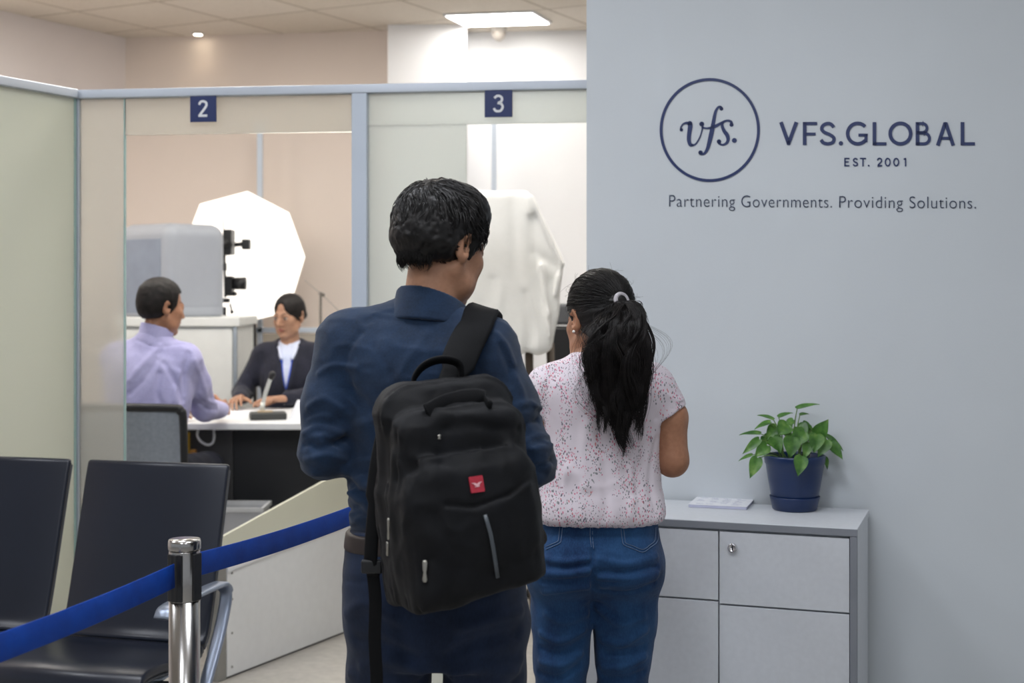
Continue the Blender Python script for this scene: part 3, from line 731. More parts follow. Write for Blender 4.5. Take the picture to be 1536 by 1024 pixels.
# power cord behind the woman, hanging beside the cabinet
pc = at(884, 985, 4.13); pd = Vector((pc.x, pc.y, 0))
cord = thing('power_cord', 'dark power cord running down to the floor beside the white cabinet', 'cord', pd)
bm = nb(); tube(bm, spline([(-0.05, -0.03, 0.62), (-0.04, -0.03, 0.52), (-0.03, -0.03, 0.42), (-0.03, -0.03, 0.30), (-0.04, -0.03, 0.12), (-0.06, -0.05, 0.006), (-0.08, -0.1, 0.006)], 40), 0.0042, 8); obj('cable', bm, M_DARKMET, cord, True)
bm = nb(); box(bm, (-0.065, -0.05, 0.60), (-0.035, -0.01, 0.66)); obj('plug', bm, M_WHITEPL, cord, bevel=0.004)

# ------------------------------------------------------------------ beam seating
bs = thing('beam_seating', 'row of dark navy padded waiting seats on a steel beam at lower left', 'bench', (-1.15, 4.42, 0), -math.radians(15))
M_PAD = plain('navy_seat_skin', (20, 26, 40), 0.36, var=0.08, nscale=6, bump=0.10, bscale=420)
M_SHELL = plain('seat_shell', (92, 96, 104), 0.45, 0.3)
M_ARM = plain('cast_aluminium', (150, 160, 178), 0.36, 0.7, var=0.04)
prof = spline([(-0.452, 0.372), (-0.448, 0.402), (-0.425, 0.424), (-0.36, 0.432), (-0.2, 0.418), (-0.11, 0.416), (-0.062, 0.438), (-0.036, 0.49), (0.0, 0.61), (0.048, 0.785), (0.082, 0.910), (0.094, 0.941), (0.112, 0.943)], 60)
def sheet(xc, prof, hw, th, top_r=0.03, off=0.0):
    """extruded seat profile: pts (y,z), half width function, thickness downwards/backwards"""
    bm = nb(); P = prof[:, :2] if prof.shape[1] > 2 else prof; n = len(P); rows = []
    Tn = np.gradient(P, axis=0); Tn /= np.linalg.norm(Tn, axis=1)[:, None]; Nn = np.c_[Tn[:, 1], -Tn[:, 0]]   # pointing down / back
    for i in range(n):
        q = P[i] + Nn[i] * off; w = hw(i / (n - 1)); e = 0.007
        f = [(-w + e, 0), (w - e, 0), (w, e * .7), (w, th - e * .7), (w - e, th), (-w + e, th), (-w, th - e * .7), (-w, e * .7)]
        rows.append([bm.verts.new((xc + a, q[0] + Nn[i][0] * b, q[1] + Nn[i][1] * b)) for a, b in f])
    for a, b in zip(rows, rows[1:]):
        for k in range(8): bm.faces.new((a[k], a[(k + 1) % 8], b[(k + 1) % 8], b[k]))
    bm.faces.new(rows[0][::-1]); bm.faces.new(rows[-1]); return bm
def sub_prof(a, b):
    return prof[int(a * 59):int(b * 59) + 1, :2]
for xc in (0.0, -0.56):
    hw = lambda t, w=0.247: w - 0.022 * max(0, (t - .93) / .07) ** 2.2
    hs = lambda t: 0.250
    sq_ = sub_prof(0, .47); bq = sub_prof(.475, 1)
    obj('seat_pad', sheet(xc, sq_, hs, 0.030), M_PAD, bs, True)
    obj('backrest', sheet(xc, bq, hw, 0.022), M_PAD, bs, True)
    obj('back_shell', sheet(xc, bq[:-3], lambda t: 0.2435 - 0.02 * max(0, (t - .93) / .07) ** 2.2, 0.014, off=0.0225), M_SHELL, bs, True)
    obj('seat_shell', sheet(xc, sq_[3:], lambda t: 0.243, 0.012, off=0.0305), M_SHELL, bs, True)
bm = nb(); box(bm, (-0.86, -0.27, 0.295), (0.27, -0.20, 0.345)); obj('beam', bm, M_DARKMET, bs, bevel=0.006)
for xc in (0.0, -0.56):
    for s in (-0.17, 0.17):
        bm = nb(); P_ = spline([(-0.40, .372), (-.30, .372), (-.22, .35), (-.13, .36), (-.04, .40), (0.0, .48), (.035, .60)], 24); band(bm, [(xc + s, a, b) for a, b in P_], (1, 0, 0), 0.035, 0.022)
        obj('bracket', bm, M_ARM, bs, True)
def arm(x):
    P_ = spline([(-.39, .574), (-.372, .594), (-.33, .600), (-.2, .6), (-.06, .6), (-.015, .594), (0.004, .57), (0, .53), (-.04, .45), (-.12, .335), (-.15, .30)], 50)
    bm = nb(); band(bm, [(x, a, b) for a, b in P_], (1, 0, 0), [0.05] * 30 + [0.04] * 20, 0.015); return bm
obj('armrest', arm(0.283), M_ARM, bs, True)
obj('armrest', arm(-0.86), M_ARM, bs, True)
for x in (0.20, -0.76):
    bm = nb()
    tube(bm, [(x, -.235, .30), (x, -.235, .05)], 0.028, 16); obj('leg', bm, M_ARM, bs, True)
    bm = nb(); band(bm, spline([(x, -.48, .012), (x, -.40, .035), (x, -.235, .06), (x, -.05, .035), (x, .02, .012)], 24), (1, 0, 0), 0.05, 0.024); obj('foot', bm, M_ARM, bs, True)

# ------------------------------------------------------------------ queue barrier
def stanchion(x, y, label):
    t = thing('queue_stanchion', label, 'stanchion', (x, y, 0), 0, 'queue barrier stanchions')
    H = 0.985
    bm = nb(); lathe(bm, [(0.0315, 0.015), (0.0315, H - 0.125)], 40); obj('post', bm, M_STEEL, t, True)
    bm = nb(); lathe(bm, [(0.031, H - 0.125), (0.0315, H - 0.122), (0.0315, H - 0.024), (0.0305, H - 0.022)], 40); hd = obj('head', bm, M_STEEL, t, True)
    bm = nb(); lathe(bm, [(0.0320, H - 0.022), (0.0332, H - 0.018), (0.0332, H - 0.006), (0.0315, H)], 40); obj('cap', bm, M_STEEL, t, True)
    bm = nb(); lathe(bm, [(0.17, 0.0), (0.172, 0.004), (0.168, 0.012), (0.10, 0.022), (0.036, 0.03), (0.034, 0.036)], 56); obj('base', bm, M_STEEL, t, True)
    return t
SA, SB, SCn = (-0.669, 2.905), (-0.322, 3.86), (-0.93, 2.02)
labs = ['brushed steel queue post with black belt slots in front of the navy seats', 'steel queue post standing just behind the man with the backpack', 'steel queue post holding the near left end of the blue belt']
M_BELT = fabric('blue_webbing', (0, 56, 146), (0, 68, 168), 0.65, 700, 0.4, 20, sheen=0.0)
posts = [stanchion(*SA, labs[0]), stanchion(*SB, labs[1]), stanchion(*SCn, labs[2])]
def slot(t, ang):
    bm = nb(); M4 = Matrix.Rotation(ang, 4, 'Z')
    box(bm, (-0.013, -0.034, 0.862), (0.013, -0.0285, 0.958), M4); obj('slot', bm, M_BLACK, t, bevel=0.002)
def belt(t, a, b, za, zb):
    a, b = Vector((a[0], a[1], za)), Vector((b[0], b[1], zb)); d = (b - a).normalized(); a2 = a + d * 0.0345; b2 = b - d * 0.041
    pts = [a2.lerp(b2, u) - Vector((0, 0, 0.010 * 4 * u * (1 - u))) - Vector((t.location.x, t.location.y, 0)) for u in np.linspace(0, 1, 24)]
    bm = nb(); band(bm, pts, (0, 0, 1), 0.049, 0.0022); obj('belt', bm, M_BELT, t, True)
    e = pts[0]; bm = nb(); box(bm, (-0.012, -0.006, -0.03), (0.012, 0.006, 0.03), Matrix.Translation(e) @ Matrix.Rotation(math.atan2(d.y, d.x), 4, 'Z')); obj('belt_clip', bm, M_BLACK, t, bevel=0.002)
dAB = math.atan2(SB[1] - SA[1], SB[0] - SA[0]); dCA = math.atan2(SA[1] - SCn[1], SA[0] - SCn[0])
slot(posts[0], dAB + pi / 2); slot(posts[0], dCA - pi / 2); slot(posts[0], -pi / 2 + 0.9 + pi / 2 + .25); slot(posts[0], -0.62)
belt(posts[0], SA, SB, 0.925, 0.925); belt(posts[2], SCn, SA, 0.918, 0.918)

# ------------------------------------------------------------------ low white dividing wall with sloping glass guard
A0 = Vector((-1.09, 5.44, 0)); B0 = Vector((-0.40, 6.80, 0)); LU = (B0 - A0).normalized(); LL = (B0 - A0).length; LN = Vector((LU.y, -LU.x, 0))
lw = thing('low_divider', 'low white panelled divider with cream glass strip and grey end post on the floor', 'divider', A0)
LM = Matrix(((LU.x, -LN.x, 0, 0), (LU.y, -LN.y, 0, 0), (0, 0, 1, 0), (0, 0, 0, 1)))
def slab(name, s0, s1, za0, za1, zb0, zb1, y0, y1, mat, bev=0.0):
    bm = nb(); q = [(s0, za0), (s1, zb0), (s1, zb1), (s0, za1)]
    a = [bm.verts.new(LM @ Vector((s, y0, z))) for s, z in q]; b = [bm.verts.new(LM @ Vector((s, y1, z))) for s, z in q]
    bm.faces.new(a); bm.faces.new(b)
    for i in range(4): bm.faces.new((a[i], a[(i + 1) % 4], b[(i + 1) % 4], b[i]))
    return obj(name, bm, mat, lw, bevel=bev)
zt = lambda s: 0.43 + 0.07 * s
slab('panel', 0, LL, 0.008, zt(0) - .022, 0.008, zt(LL) - .022, 0.0, 0.05, M_PANEL)
slab('kick_gap', 0.004, LL, 0.0, 0.008, 0.0, 0.008, 0.006, 0.044, M_DARKMET)
slab('cap_rail', 0, LL, zt(0) - .022, zt(0), zt(LL) - .022, zt(LL), -0.006, 0.056, M_WHITEPL, 0.003)
slab('glass_strip', 0.004, LL, zt(0), .545, zt(LL), .545 + .19 * LL, 0.018, 0.030, M_CREAM)
bm = nb(); box(bm, (-0.055, 0.0, 0.0), (-0.002, 0.055, 0.455), LM); obj('end_post', bm, M_GREYMET, lw, bevel=0.003)
for z in (0.04, 0.17, 0.30, 0.40):
    bm = nb(); r = bmesh.ops.create_cone(bm, cap_ends=True, segments=10, radius1=0.005, radius2=0.004, depth=0.004)
    bmesh.ops.transform(bm, matrix=LM @ Matrix.Translation((0.03, -0.001, z)) @ Matrix.Rotation(pi / 2, 4, 'X'), verts=r['verts'])
    obj('screw', bm, M_GREYMET, lw)

# ------------------------------------------------------------------ service desk and the things on it
DZ, DYF, DYB, DX0, DX1 = 0.874, 6.52, 7.36, -1.56, -0.62
desk = thing('service_desk', 'white topped service desk with dark charcoal front between the two seated people', 'desk', (DX0, DYF, 0))
def dbox(name, lo, hi, mat, bev=0.003):
    bm = nb(); box(bm, lo, hi, Matrix.Translation((-DX0, -DYF, 0))); return obj(name, bm, mat, desk, bevel=bev)
M_CHAR = plain('charcoal_laminate', (34, 36, 40), 0.5, var=0.12, nscale=5)
M_CHAR2 = plain('dark_grey_laminate', (66, 66, 68), 0.5, var=0.08, nscale=5)
dbox('desktop', (DX0, DYF, DZ - .03), (DX1, DYB, DZ), M_PANEL)
dbox('front_panel', (DX0 + .25, DYF + .16, 0.0), (DX1 - .02, DYF + .19, DZ - .031), M_CHAR)
dbox('side_panel', (DX0 + .03, DYF + .15, 0.0), (DX0 + .25, DYF + .18, DZ - .031), M_CHAR2)
dbox('side_panel', (DX1 - .05, DYF + .20, 0.0), (DX1 - .02, DYB - .03, DZ - .031), M_CHAR)
def on_desk(px, py):
    d = Vector(((px - CX) / F, 1, (HY - py) / F)); t = (DZ - CH) / d.z; return Vector((0, 0, CH)) + d * t
# gooseneck microphone
p = at(402, 622, 6.72); p.z = DZ + 0.0005; mic = thing('desk_microphone', 'desk microphone with black base and pale slim gooseneck on the white desk', 'microphone', p, 0.25)
bm = nb(); box(bm, (-0.085, -0.05, 0), (0.085, 0.055, 0.034)); bs_ = obj('base', bm, plain('mic_base', (54, 56, 54), 0.5), mic, bevel=0.008)
bm = nb(); box(bm, (-0.05, -0.03, 0.0342), (0.02, 0.0, 0.042)); obj('button', bm, plain('mic_button', (190, 170, 140), 0.5), bs_, bevel=0.002)
bm = nb(); tube(bm, [(-0.028, 0.01, 0.03), (-0.022, 0.01, 0.08)], 0.011, 14); tube(bm, spline([(-0.022, 0.01, 0.075), (-0.012, 0.008, 0.12), (0.004, 0.0, 0.17), (0.012, -0.004, 0.196)], 14), 0.0095, 14); obj('gooseneck', bm, plain('mic_neck', (196, 200, 196), 0.35, 0.3), mic, True)
bm = nb(); tube(bm, [(0.011, -0.004, 0.19), (0.016, -0.006, 0.20), (0.021, -0.009, 0.218), (0.023, -0.01, 0.226)], [0.011, 0.015, 0.015, 0.009], 14); obj('head', bm, M_BLACK, mic, True)
# tent card
p = at(452, 627, 6.80); p.z = DZ + 0.0005; tc = thing('tent_card', 'white folded tent card standing on the desk right of the microphone', 'card', p, -0.15)
bm = nb(); v = [bm.verts.new(q) for q in [(-0.05, -0.035, 0), (0.09, -0.035, 0), (0.09, 0.0, 0.085), (-0.02, 0.0, 0.085), (-0.05, 0.035, 0), (0.09, 0.035, 0)]]
bm.faces.new((v[0], v[1], v[2], v[3])); bm.faces.new((v[3], v[2], v[5], v[4])); o = obj('folded_card', bm, M_PAPER, tc); sdm = o.modifiers.new('s', 'SOLIDIFY'); sdm.thickness = 0.0015
# sheet of paper
p = on_desk(352, 619); sh = bm = nb(); box(bm, (-0.10, -0.12, 0), (0.10, 0.12, 0.0012)); o = obj('paper_sheet', bm, M_PAPER); o.location = (p.x, p.y, DZ + 0.0005); o.rotation_euler = (0, 0, 0.35); tag(o, 'white paper form lying on the desk between the two seated people', 'paper')
# glowing yellow pen light / highlighter in front of the officer's hand
# bin in front of the desk
p = at(364, 800, 6.39); bn = thing('waste_bin', 'small light grey waste bin standing before the dark desk front', 'bin', (p.x, p.y, 0))
bm = nb(); hb = 0.515
q0, q1 = 0.085, 0.105
lo = [bm.verts.new((x * q0, y * q0, 0)) for x, y in ((-1, -1), (1, -1), (1, 1), (-1, 1))]; hi = [bm.verts.new((x * q1, y * q1, hb)) for x, y in ((-1, -1), (1, -1), (1, 1), (-1, 1))]
bm.faces.new(lo)
for i in range(4): bm.faces.new((lo[i], lo[(i + 1) % 4], hi[(i + 1) % 4], hi[i]))
o = obj('body', bm, plain('bin_grey', (176, 178, 182), 0.5), bn); s_ = o.modifiers.new('s', 'SOLIDIFY'); s_.thickness = 0.006; bv = o.modifiers.new('b', 'BEVEL'); bv.width = .008; bv.segments = 2
bm = nb(); box(bm, (-.112, -.112, hb - .01), (.112, -.1, hb + .008)); box(bm, (-.112, .1, hb - .01), (.112, .112, hb + .008)); box(bm, (-.112, -.1, hb - .01), (-.1, .1, hb + .008)); box(bm, (.1, -.1, hb - .01), (.112, .1, hb + .008)); obj('rim', bm, plain('bin_rim', (196, 198, 200), 0.5), bn)
# folders leaning on the desk front
for (px, dx, hh, col, lab) in ((281, 0.0, .84, (212, 172, 52), 'yellow folder propped upright against the desk front under the desktop'), (291, .0, .76, (206, 150, 72), 'orange folder propped upright beside the yellow folder under the desktop')):
    b = at(px, 660, 6.655); bm = nb(); box(bm, (-0.014, -0.012, 0), (0.014, 0.012, hh - .02)); o = obj('document_folder', bm, plain('folder_%d' % px, col, 0.6), None, bevel=0.003); o.location = (b.x, b.y - .012, 0); tag(o, lab, 'folder')
b = at(300, 650, 6.62); cb = nb(); tube(cb, spline([(-.012, 0.02, .8365), (-.01, -.01, .81), (.01, -.03, .785), (.04, -.03, .768), (.062, -.02, .775), (.066, 0.0, .80), (.06, 0.02, .8365)], 50), 0.006, 10)
o = obj('desk_cable', cb, M_WHITEPL, None, True); o.location = (b.x, b.y, 0); tag(o, 'white cable looping down below the desktop beside the folders', 'cable')
# visitor chair
vc = thing('visitor_chair', 'grey mesh backed office chair with black frame carrying the man in lilac', 'chair', (-1.545, 5.80, 0), -0.12)
M_MESH = plain('grey_chair_mesh', (128, 134, 142), 0.8, var=0.1, nscale=60, bump=0.5, bscale=500)
def fr(pts, r, name, mat):
    bm = nb(); tube(bm, pts, r, 12); obj(name, bm, mat, vc, True)
zc0, zc1 = 0.66, 1.012; hwc = 0.228
rr = spline([(-hwc, -.03, zc0), (-hwc, -.045, zc1 - .05), (-hwc + .012, -.05, zc1 - .012), (-hwc + .05, -.05, zc1), (hwc - .05, -.05, zc1), (hwc - .012, -.05, zc1 - .012), (hwc, -.045, zc1 - .05), (hwc, -.03, zc0)], 60)
fr(rr, 0.016, 'back_frame', M_BLACK)
bm = nb(); box(bm, (-hwc + .004, -.048, zc0), (hwc - .004, -.038, zc1 - .006)); obj('backrest', bm, M_MESH, vc)
bm = nb(); box(bm, (-.235, -.03, .525), (.235, .44, .585)); obj('seat', bm, M_BLACK, vc, bevel=0.02, seg=3)
for s in (-1, 1):
    fr(spline([(s * hwc, -.03, zc0 + .02), (s * hwc, -.02, .6), (s * .24, .0, .56)], 12), 0.013, 'upright', M_CHROME)
    fr([(s * .22, .0, .555), (s * .24, -.06, .0)], 0.012, 'leg', M_CHROME); fr([(s * .20, .36, .53), (s * .21, .38, .0)], 0.012, 'leg', M_CHROME)

# ------------------------------------------------------------------ back of the booth: tall cabinet, machine, lighting gear
M_CABB = plain('back_cabinet_white', (222, 224, 222), 0.5, var=0.03)
bc = thing('tall_cabinet', 'tall white cabinet behind the man in lilac carrying the grey machine', 'cabinet', (-2.12, 7.68, 0))
def bbox(name, lo, hi, mat, bev=0.004):
    bm = nb(); box(bm, lo, hi); return obj(name, bm, mat, bc, bevel=bev)
bbox('carcass', (0.0, 0.02, 0.0), (0.63, 0.52, 1.285), M_CABB); bbox('top_panel', (-.01, -.01, 1.286), (0.65, 0.545, 1.335), M_CABB)
bbox('door', (0.0, 0.0, 0.03), (0.61, 0.018, 1.27), M_CABB); bbox('edge_strip', (0.615, -0.004, 0.0), (0.634, 0.019, 1.285), plain('strip_grey', (150, 160, 170), .5))
mc = thing('photo_printer', 'large rounded pale grey machine standing on the tall white cabinet', 'printer', (-1.895, 7.935, 1.3362), -math.radians(38))
Fm = Field((-.36, -.34, -.02), (.36, .34, .56), 0.008)
Fm.box((0, 0, .15), (.235, .205, .36), 0.075, k=0.0)
Fm.half((0, 0, 0.0), (0, 0, -1))
Fm.fold([(-.3, -.2, .05), (.3, -.2, .05)], .006, .006); Fm.fold([(.236, -.3, .05), (.236, .3, .05)], .006, .006)
M_MACH = plain('machine_grey', (160, 165, 174), 0.5, var=0.02)
Fm.mesh('housing', M_MACH, mc, 3)
bm = nb(); box(bm, (-.162, -.2085, .02), (.160, -.2035, .425)); obj('front_panel', bm, plain('machine_front', (134, 144, 160), .5), mc, bevel=.004)
# glowing octagonal softbox
sb = thing('softbox_light', 'large glowing white octagonal softbox behind the desk', 'studio light', (-1.55, 8.38, 0))
C8 = at(374, 388, 8.42); oc = [at(*q, 8.40) for q in ((300, 306), (371, 287), (433, 319), (457, 385), (440, 441), (412, 472), (350, 487), (300, 452), (283, 350))]
Ms = N('softbox_glow'); e1 = Ms.n('Emission'); e1.inputs['Color'].default_value = rgb(255, 248, 238); e1.inputs['Strength'].default_value = SOFT; Ms.l(e1.outputs[0], Ms.out.inputs[0])
bm = nb(); rim_ = [bm.verts.new(q - Vector(sb.location)) for q in oc]; n8 = len(rim_)
mid = [bm.verts.new(C8.lerp(q, 0.55) + Vector((0, -.05, 0)) - Vector(sb.location)) for q in oc]; cv = bm.verts.new(C8 + Vector((0, -.06, 0)) - Vector(sb.location))
for i in range(n8):
    j = (i + 1) % n8; bm.faces.new((rim_[i], rim_[j], mid[j], mid[i])); bm.faces.new((mid[i], mid[j], cv))
obj('diffuser', bm, Ms.m, sb, True)
bm = nb(); rb = [bm.verts.new(C8.lerp(q, 1.01) + Vector((0, .012, 0)) - Vector(sb.location)) for q in oc]; r2 = [bm.verts.new(C8.lerp(q, 0.35) + Vector((0, .12, 0)) - Vector(sb.location)) for q in oc]
for i in range(n8):
    j = (i + 1) % n8; bm.faces.new((rb[i], rb[j], r2[j], r2[i]))
bm.faces.new(r2); o = obj('shell', bm, plain('softbox_shell', (225, 222, 216), .7), sb)
bm = nb(); a_ = C8 - Vector(sb.location)
tube(bm, [(a_.x, a_.y + .15, a_.z - .05), (a_.x, a_.y + .15, 0.5)], .014, 10); obj('stand_pole', bm, M_DARKMET, sb, True)
for k in range(3):
    an = k * 2.1 + .5; bm = nb(); tube(bm, [(a_.x, a_.y + .15, .55), (a_.x + .4 * math.cos(an), max(a_.y + .15 + .4 * math.sin(an), a_.y - .2) if math.sin(an) < 0 else a_.y + .15 + .04 * math.sin(an), .01)], .010, 8); obj('leg', bm, M_DARKMET, sb, True)
bm = nb(); q0, q1 = at(332, 299, 8.32) - Vector(sb.location), at(336, 348, 8.31) - Vector(sb.location); tube(bm, [q0, q1], .004, 8); obj('seam_rod', bm, plain('seam', (206, 196, 184), .7), sb, True)
# camera rig in front of it
rg = thing('camera_rig', 'black camera and flash head clamped to a slim pole before the softbox', 'camera', (at(338, 0, 8.27).x, 8.27, 0)); RL = Vector(rg.location)
def rp(px, py, dy=0.0): return at(px, py, 8.27 + dy) - RL
def rtube(name, a, b, r, r2=None, mat=M_BLACK, par=None):
    bm = nb(); tube(bm, [a, b], [r, r if r2 is None else r2], 14); return obj(name, bm, mat, par or rg, True)
def rbox(name, x0, y0, x1, y1, d, mat=M_BLACK, par=None, bev=.006):
    a, b = rp(x0, y1, -d / 2), rp(x1, y0, d / 2); bm = nb(); box(bm, (min(a.x, b.x), a.y, a.z), (max(a.x, b.x), b.y, b.z)); return obj(name, bm, mat, par or rg, bevel=bev)
rtube('pole', rp(337, 460), (rp(337, 460).x, 0, .5), .010, mat=M_DARKMET)
rtube('upper_rod', rp(336.5, 376), rp(338, 446), .008)
fh = rbox('flash_head', 334, 345, 353, 382, .12); rtube('flash_lens', rp(334, 365, -.03), rp(338, 365, -.075), .028, par=fh)
rtube('flash_arm', rp(352, 367), rp(365, 366), .013, par=fh); rbox('barn_door', 362, 359, 377, 374, .06, par=fh); rbox('flash_bracket', 331, 376, 346, 383, .05, par=fh)
o = rbox('joint', 331, 394, 341, 406, .05)
ca = rbox('camera_body', 336, 414, 352, 441, .09); rtube('lens', rp(350, 425), rp(369, 425), .036, .038, par=ca); rbox('base_plate', 339, 437, 356, 444, .05, par=ca)
rbox('clamp', 331, 447, 346, 454, .05); rtube('knob', rp(345, 455), rp(348, 468), .006); rtube('knob_tip', rp(347, 466), rp(349, 470), .011)
for k in range(3):
    an = k * 2.094 + 1.57; bm = nb(); tube(bm, [(rp(337, 460).x, 0, .55), (rp(337, 460).x + .10 * math.cos(an), .03 + .04 * math.sin(an), .01)], .010, 8); obj('leg', bm, M_DARKMET, rg, True)
bm = nb(); tube(bm, spline([rp(356, 440), rp(366, 446), rp(367, 458), rp(358, 470), rp(352, 478, .02)], 20), .003, 6); obj('cable', bm, plain('rig_cable', (190, 184, 176), .6), rg, True)
# slim stand with knob and cords on the right of the softbox
sl = thing('slim_stand', 'slim grey stand with cords behind the desk officer', 'stand', (at(481, 0, 8.2).x, 8.2, 0)); SLo = Vector(sl.location)
bm = nb(); tube(bm, [(0, 0, .02), (0, 0, at(481, 438, 8.2).z)], .008, 10); obj('pole', bm, plain('stand_grey', (104, 98, 92), .5, .2), sl, True)
bm = nb(); tube(bm, [at(479, 439, 8.2) - SLo, at(487, 443, 8.2) - SLo], .010, 10); obj('knob', bm, plain('stand_knob', (120, 114, 108), .5), sl, True)
bm = nb(); tube(bm, spline([at(457, 420, 8.24) - SLo, at(470, 431, 8.2) - SLo, at(481, 440, 8.2) - SLo, at(496, 454, 8.18) - SLo, at(512, 470, 8.15) - SLo], 20), .0022, 6); obj('cord', bm, plain('cord_grey', (150, 144, 138), .6), sl, True)
bm = nb(); lathe(bm, [(.14, 0), (.14, .012), (.03, .022)], 24); obj('base', bm, M_DARKMET, sl, True)
# rear glass screen frame
rs = thing('rear_screen', 'slim pale blue metal screen frame behind the softbox and draped rig', 'screen', (-1.6, 8.63, 0)); RS = Vector(rs.location)
def rsbar(name, x0, x1, z0, z1):
    bm = nb(); box(bm, (x0 - RS.x, -.016, z0), (x1 - RS.x, .016, z1)); obj(name, bm, M_ALUBLUE, rs, bevel=.003)
def zy(py, Y=8.63): return CH - (py - HY) * Y / F
def xx(px, Y=8.63): return (px - CX) * Y / F
rsbar('post', xx(386), xx(394), 0, ZR + .27); rsbar('post', xx(562), xx(569), 0, ZR + .27); rsbar('rail', xx(345), xx(569), zy(499), zy(491))
bm = nb(); box(bm, (xx(345) - RS.x, -.003, .05), (xx(562) - RS.x, .003, zy(500))); obj('lower_pane', bm, M_FROST, rs)
rp2 = thing('metal_post', 'slim blue-grey metal post before the white back wall above the draped rig', 'post', (xx(741, 8.45), 8.45, 0))
bm = nb(); box(bm, (-.015, -.015, .012), (.015, .015, ZR + .27)); obj('shaft', bm, M_ALUBLUE, rp2, bevel=.003)
bm = nb(); box(bm, (-.06, -.06, 0), (.06, .06, .012)); obj('foot_plate', bm, M_ALUBLUE, rp2, bevel=.002)
# draped studio light
dr = thing('draped_rig', 'tall studio rig hidden under a loose white cloth behind the man in blue', 'covered equipment', (at(745, 0, 6.5).x, 6.5, 0)); DL = Vector(dr.location)
Fd = Field((-.50, -.32, 1.05), (.40, .32, 2.05), 0.009)
g6 = lambda px, py: at(px, py, 6.5) - DL
c0, c1 = g6(640, 400), g6(790, 400)
zt_, zb_ = g6(0, 289).z, g6(0, 528).z
cx_ = (g6(632, 0).x + g6(848, 0).x) / 2; hx = (g6(848, 0).x - g6(632, 0).x) / 2
Fd.box((cx_, 0, (zt_ + zb_) / 2), (hx, .2, (zt_ - zb_) / 2), .035, k=0)
e = Vector(g6(790, 287)); f = Vector(g6(845, 392)); nn = (-(f.z - e.z), 0, f.x - e.x); Fd.half((e.x, 0, e.z), nn, k=.02)
Fd.half((g6(844, 398).x, 0, g6(0, 398).z), (1, 0, -.13), k=.02)
for (a, b, w, dp) in (((792, 300), (806, 400), 5, -.012), ((797, 300), (842, 400), 5, -.012), ((800, 380), (840, 405), 6, .014), ((798, 330), (815, 520), 7, .016), ((810, 400), (826, 520), 6, -.014), ((842, 395), (822, 470), 5, -.010), ((822, 420), (834, 520), 5, .012), ((786, 440), (800, 528), 6, .012), ((770, 300), (776, 525), 8, .008), ((740, 420), (744, 525), 7, .006)):
    A_, B_ = g6(*a), g6(*b); Fd.fold([(A_.x, -.21, A_.z), (B_.x, -.22, B_.z)], w * .0026, dp * 1.8)
Fd.ripple(lambda P: .008 * np.sin(P[:, 0] * 60 + vnoise(P, 6, 2) * 3) * np.clip((zb_ + .35 - P[:, 2]) / .3, 0, 1) + .005 * vnoise(P * [1, 1, .5], 9, 4), .03)
M_CLOTH = fabric('white_cloth', (243, 243, 241), (250, 250, 248), .9, 500, .1, 6, sheen=.1)
Fd.mesh('cloth_cover', M_CLOTH, dr, 1)
bm = nb(); tube(bm, [(cx_, 0, 1.2), (cx_, 0, .4)], .02, 12); obj('stand_pole', bm, M_DARKMET, dr, True)
M_LEG = plain('stand_leg_brown', (92, 80, 70), .6)
for x0, x1, yy in ((g6(793, 0).x, g6(800, 0).x, -.1), (g6(826, 0).x, g6(836, 0).x, .08), (g6(650, 0).x, g6(640, 0).x, 0)):
    bm = nb(); tube(bm, [(x0, yy, 1.24), (x1, yy, .005)], .019, 10); obj('leg', bm, M_LEG, dr, True)
# black office chair behind
oc_ = thing('office_chair', 'black office chair standing behind the draped cloth beside the grey wall', 'chair', (at(858, 0, 7.2).x, 7.2, 0)); OL = Vector(oc_.location)
g7 = lambda px, py, dy=0: at(px, py, 7.2 + dy) - OL
def ocbox(name, a, b, d0, d1, mat, bev=.02):
    p_, q_ = g7(*a), g7(*b); bm = nb(); box(bm, (p_.x, d0, q_.z), (q_.x, d1, p_.z)); obj(name, bm, mat, oc_, bevel=bev, seg=3)
ocbox('headrest', (820, 455), (890, 487), -.04, .03, plain('chair_grey', (92, 94, 98), .55)); ocbox('backrest', (822, 489), (886, 575), -.03, .05, plain('chair_black', (38, 39, 42), .4))
ocbox('seat', (815, 610), (895, 632), -.42, .02, M_BLACK)
bm = nb(); tube(bm, [(0, .03, .5), (0, .05, 1.0)], .02, 10); obj('spine', bm, M_BLACK, oc_, True)
bm = nb(); tube(bm, [(0, -.18, .84), (0, -.18, .08)], .025, 12); obj('gas_lift', bm, M_DARKMET, oc_, True)
for k in range(5):
    an = k * 1.2566; bm = nb(); tube(bm, [(0, -.18, .1), (.27 * math.cos(an), -.18 + .27 * math.sin(an), .05)], [.02, .014], 10)
    lathe(bm, [(.0, 0), (.022, .005), (.025, .025), (.015, .045)], 12, (.27 * math.cos(an), -.18 + .27 * math.sin(an), 0)); obj('leg', bm, M_BLACK, oc_, True)
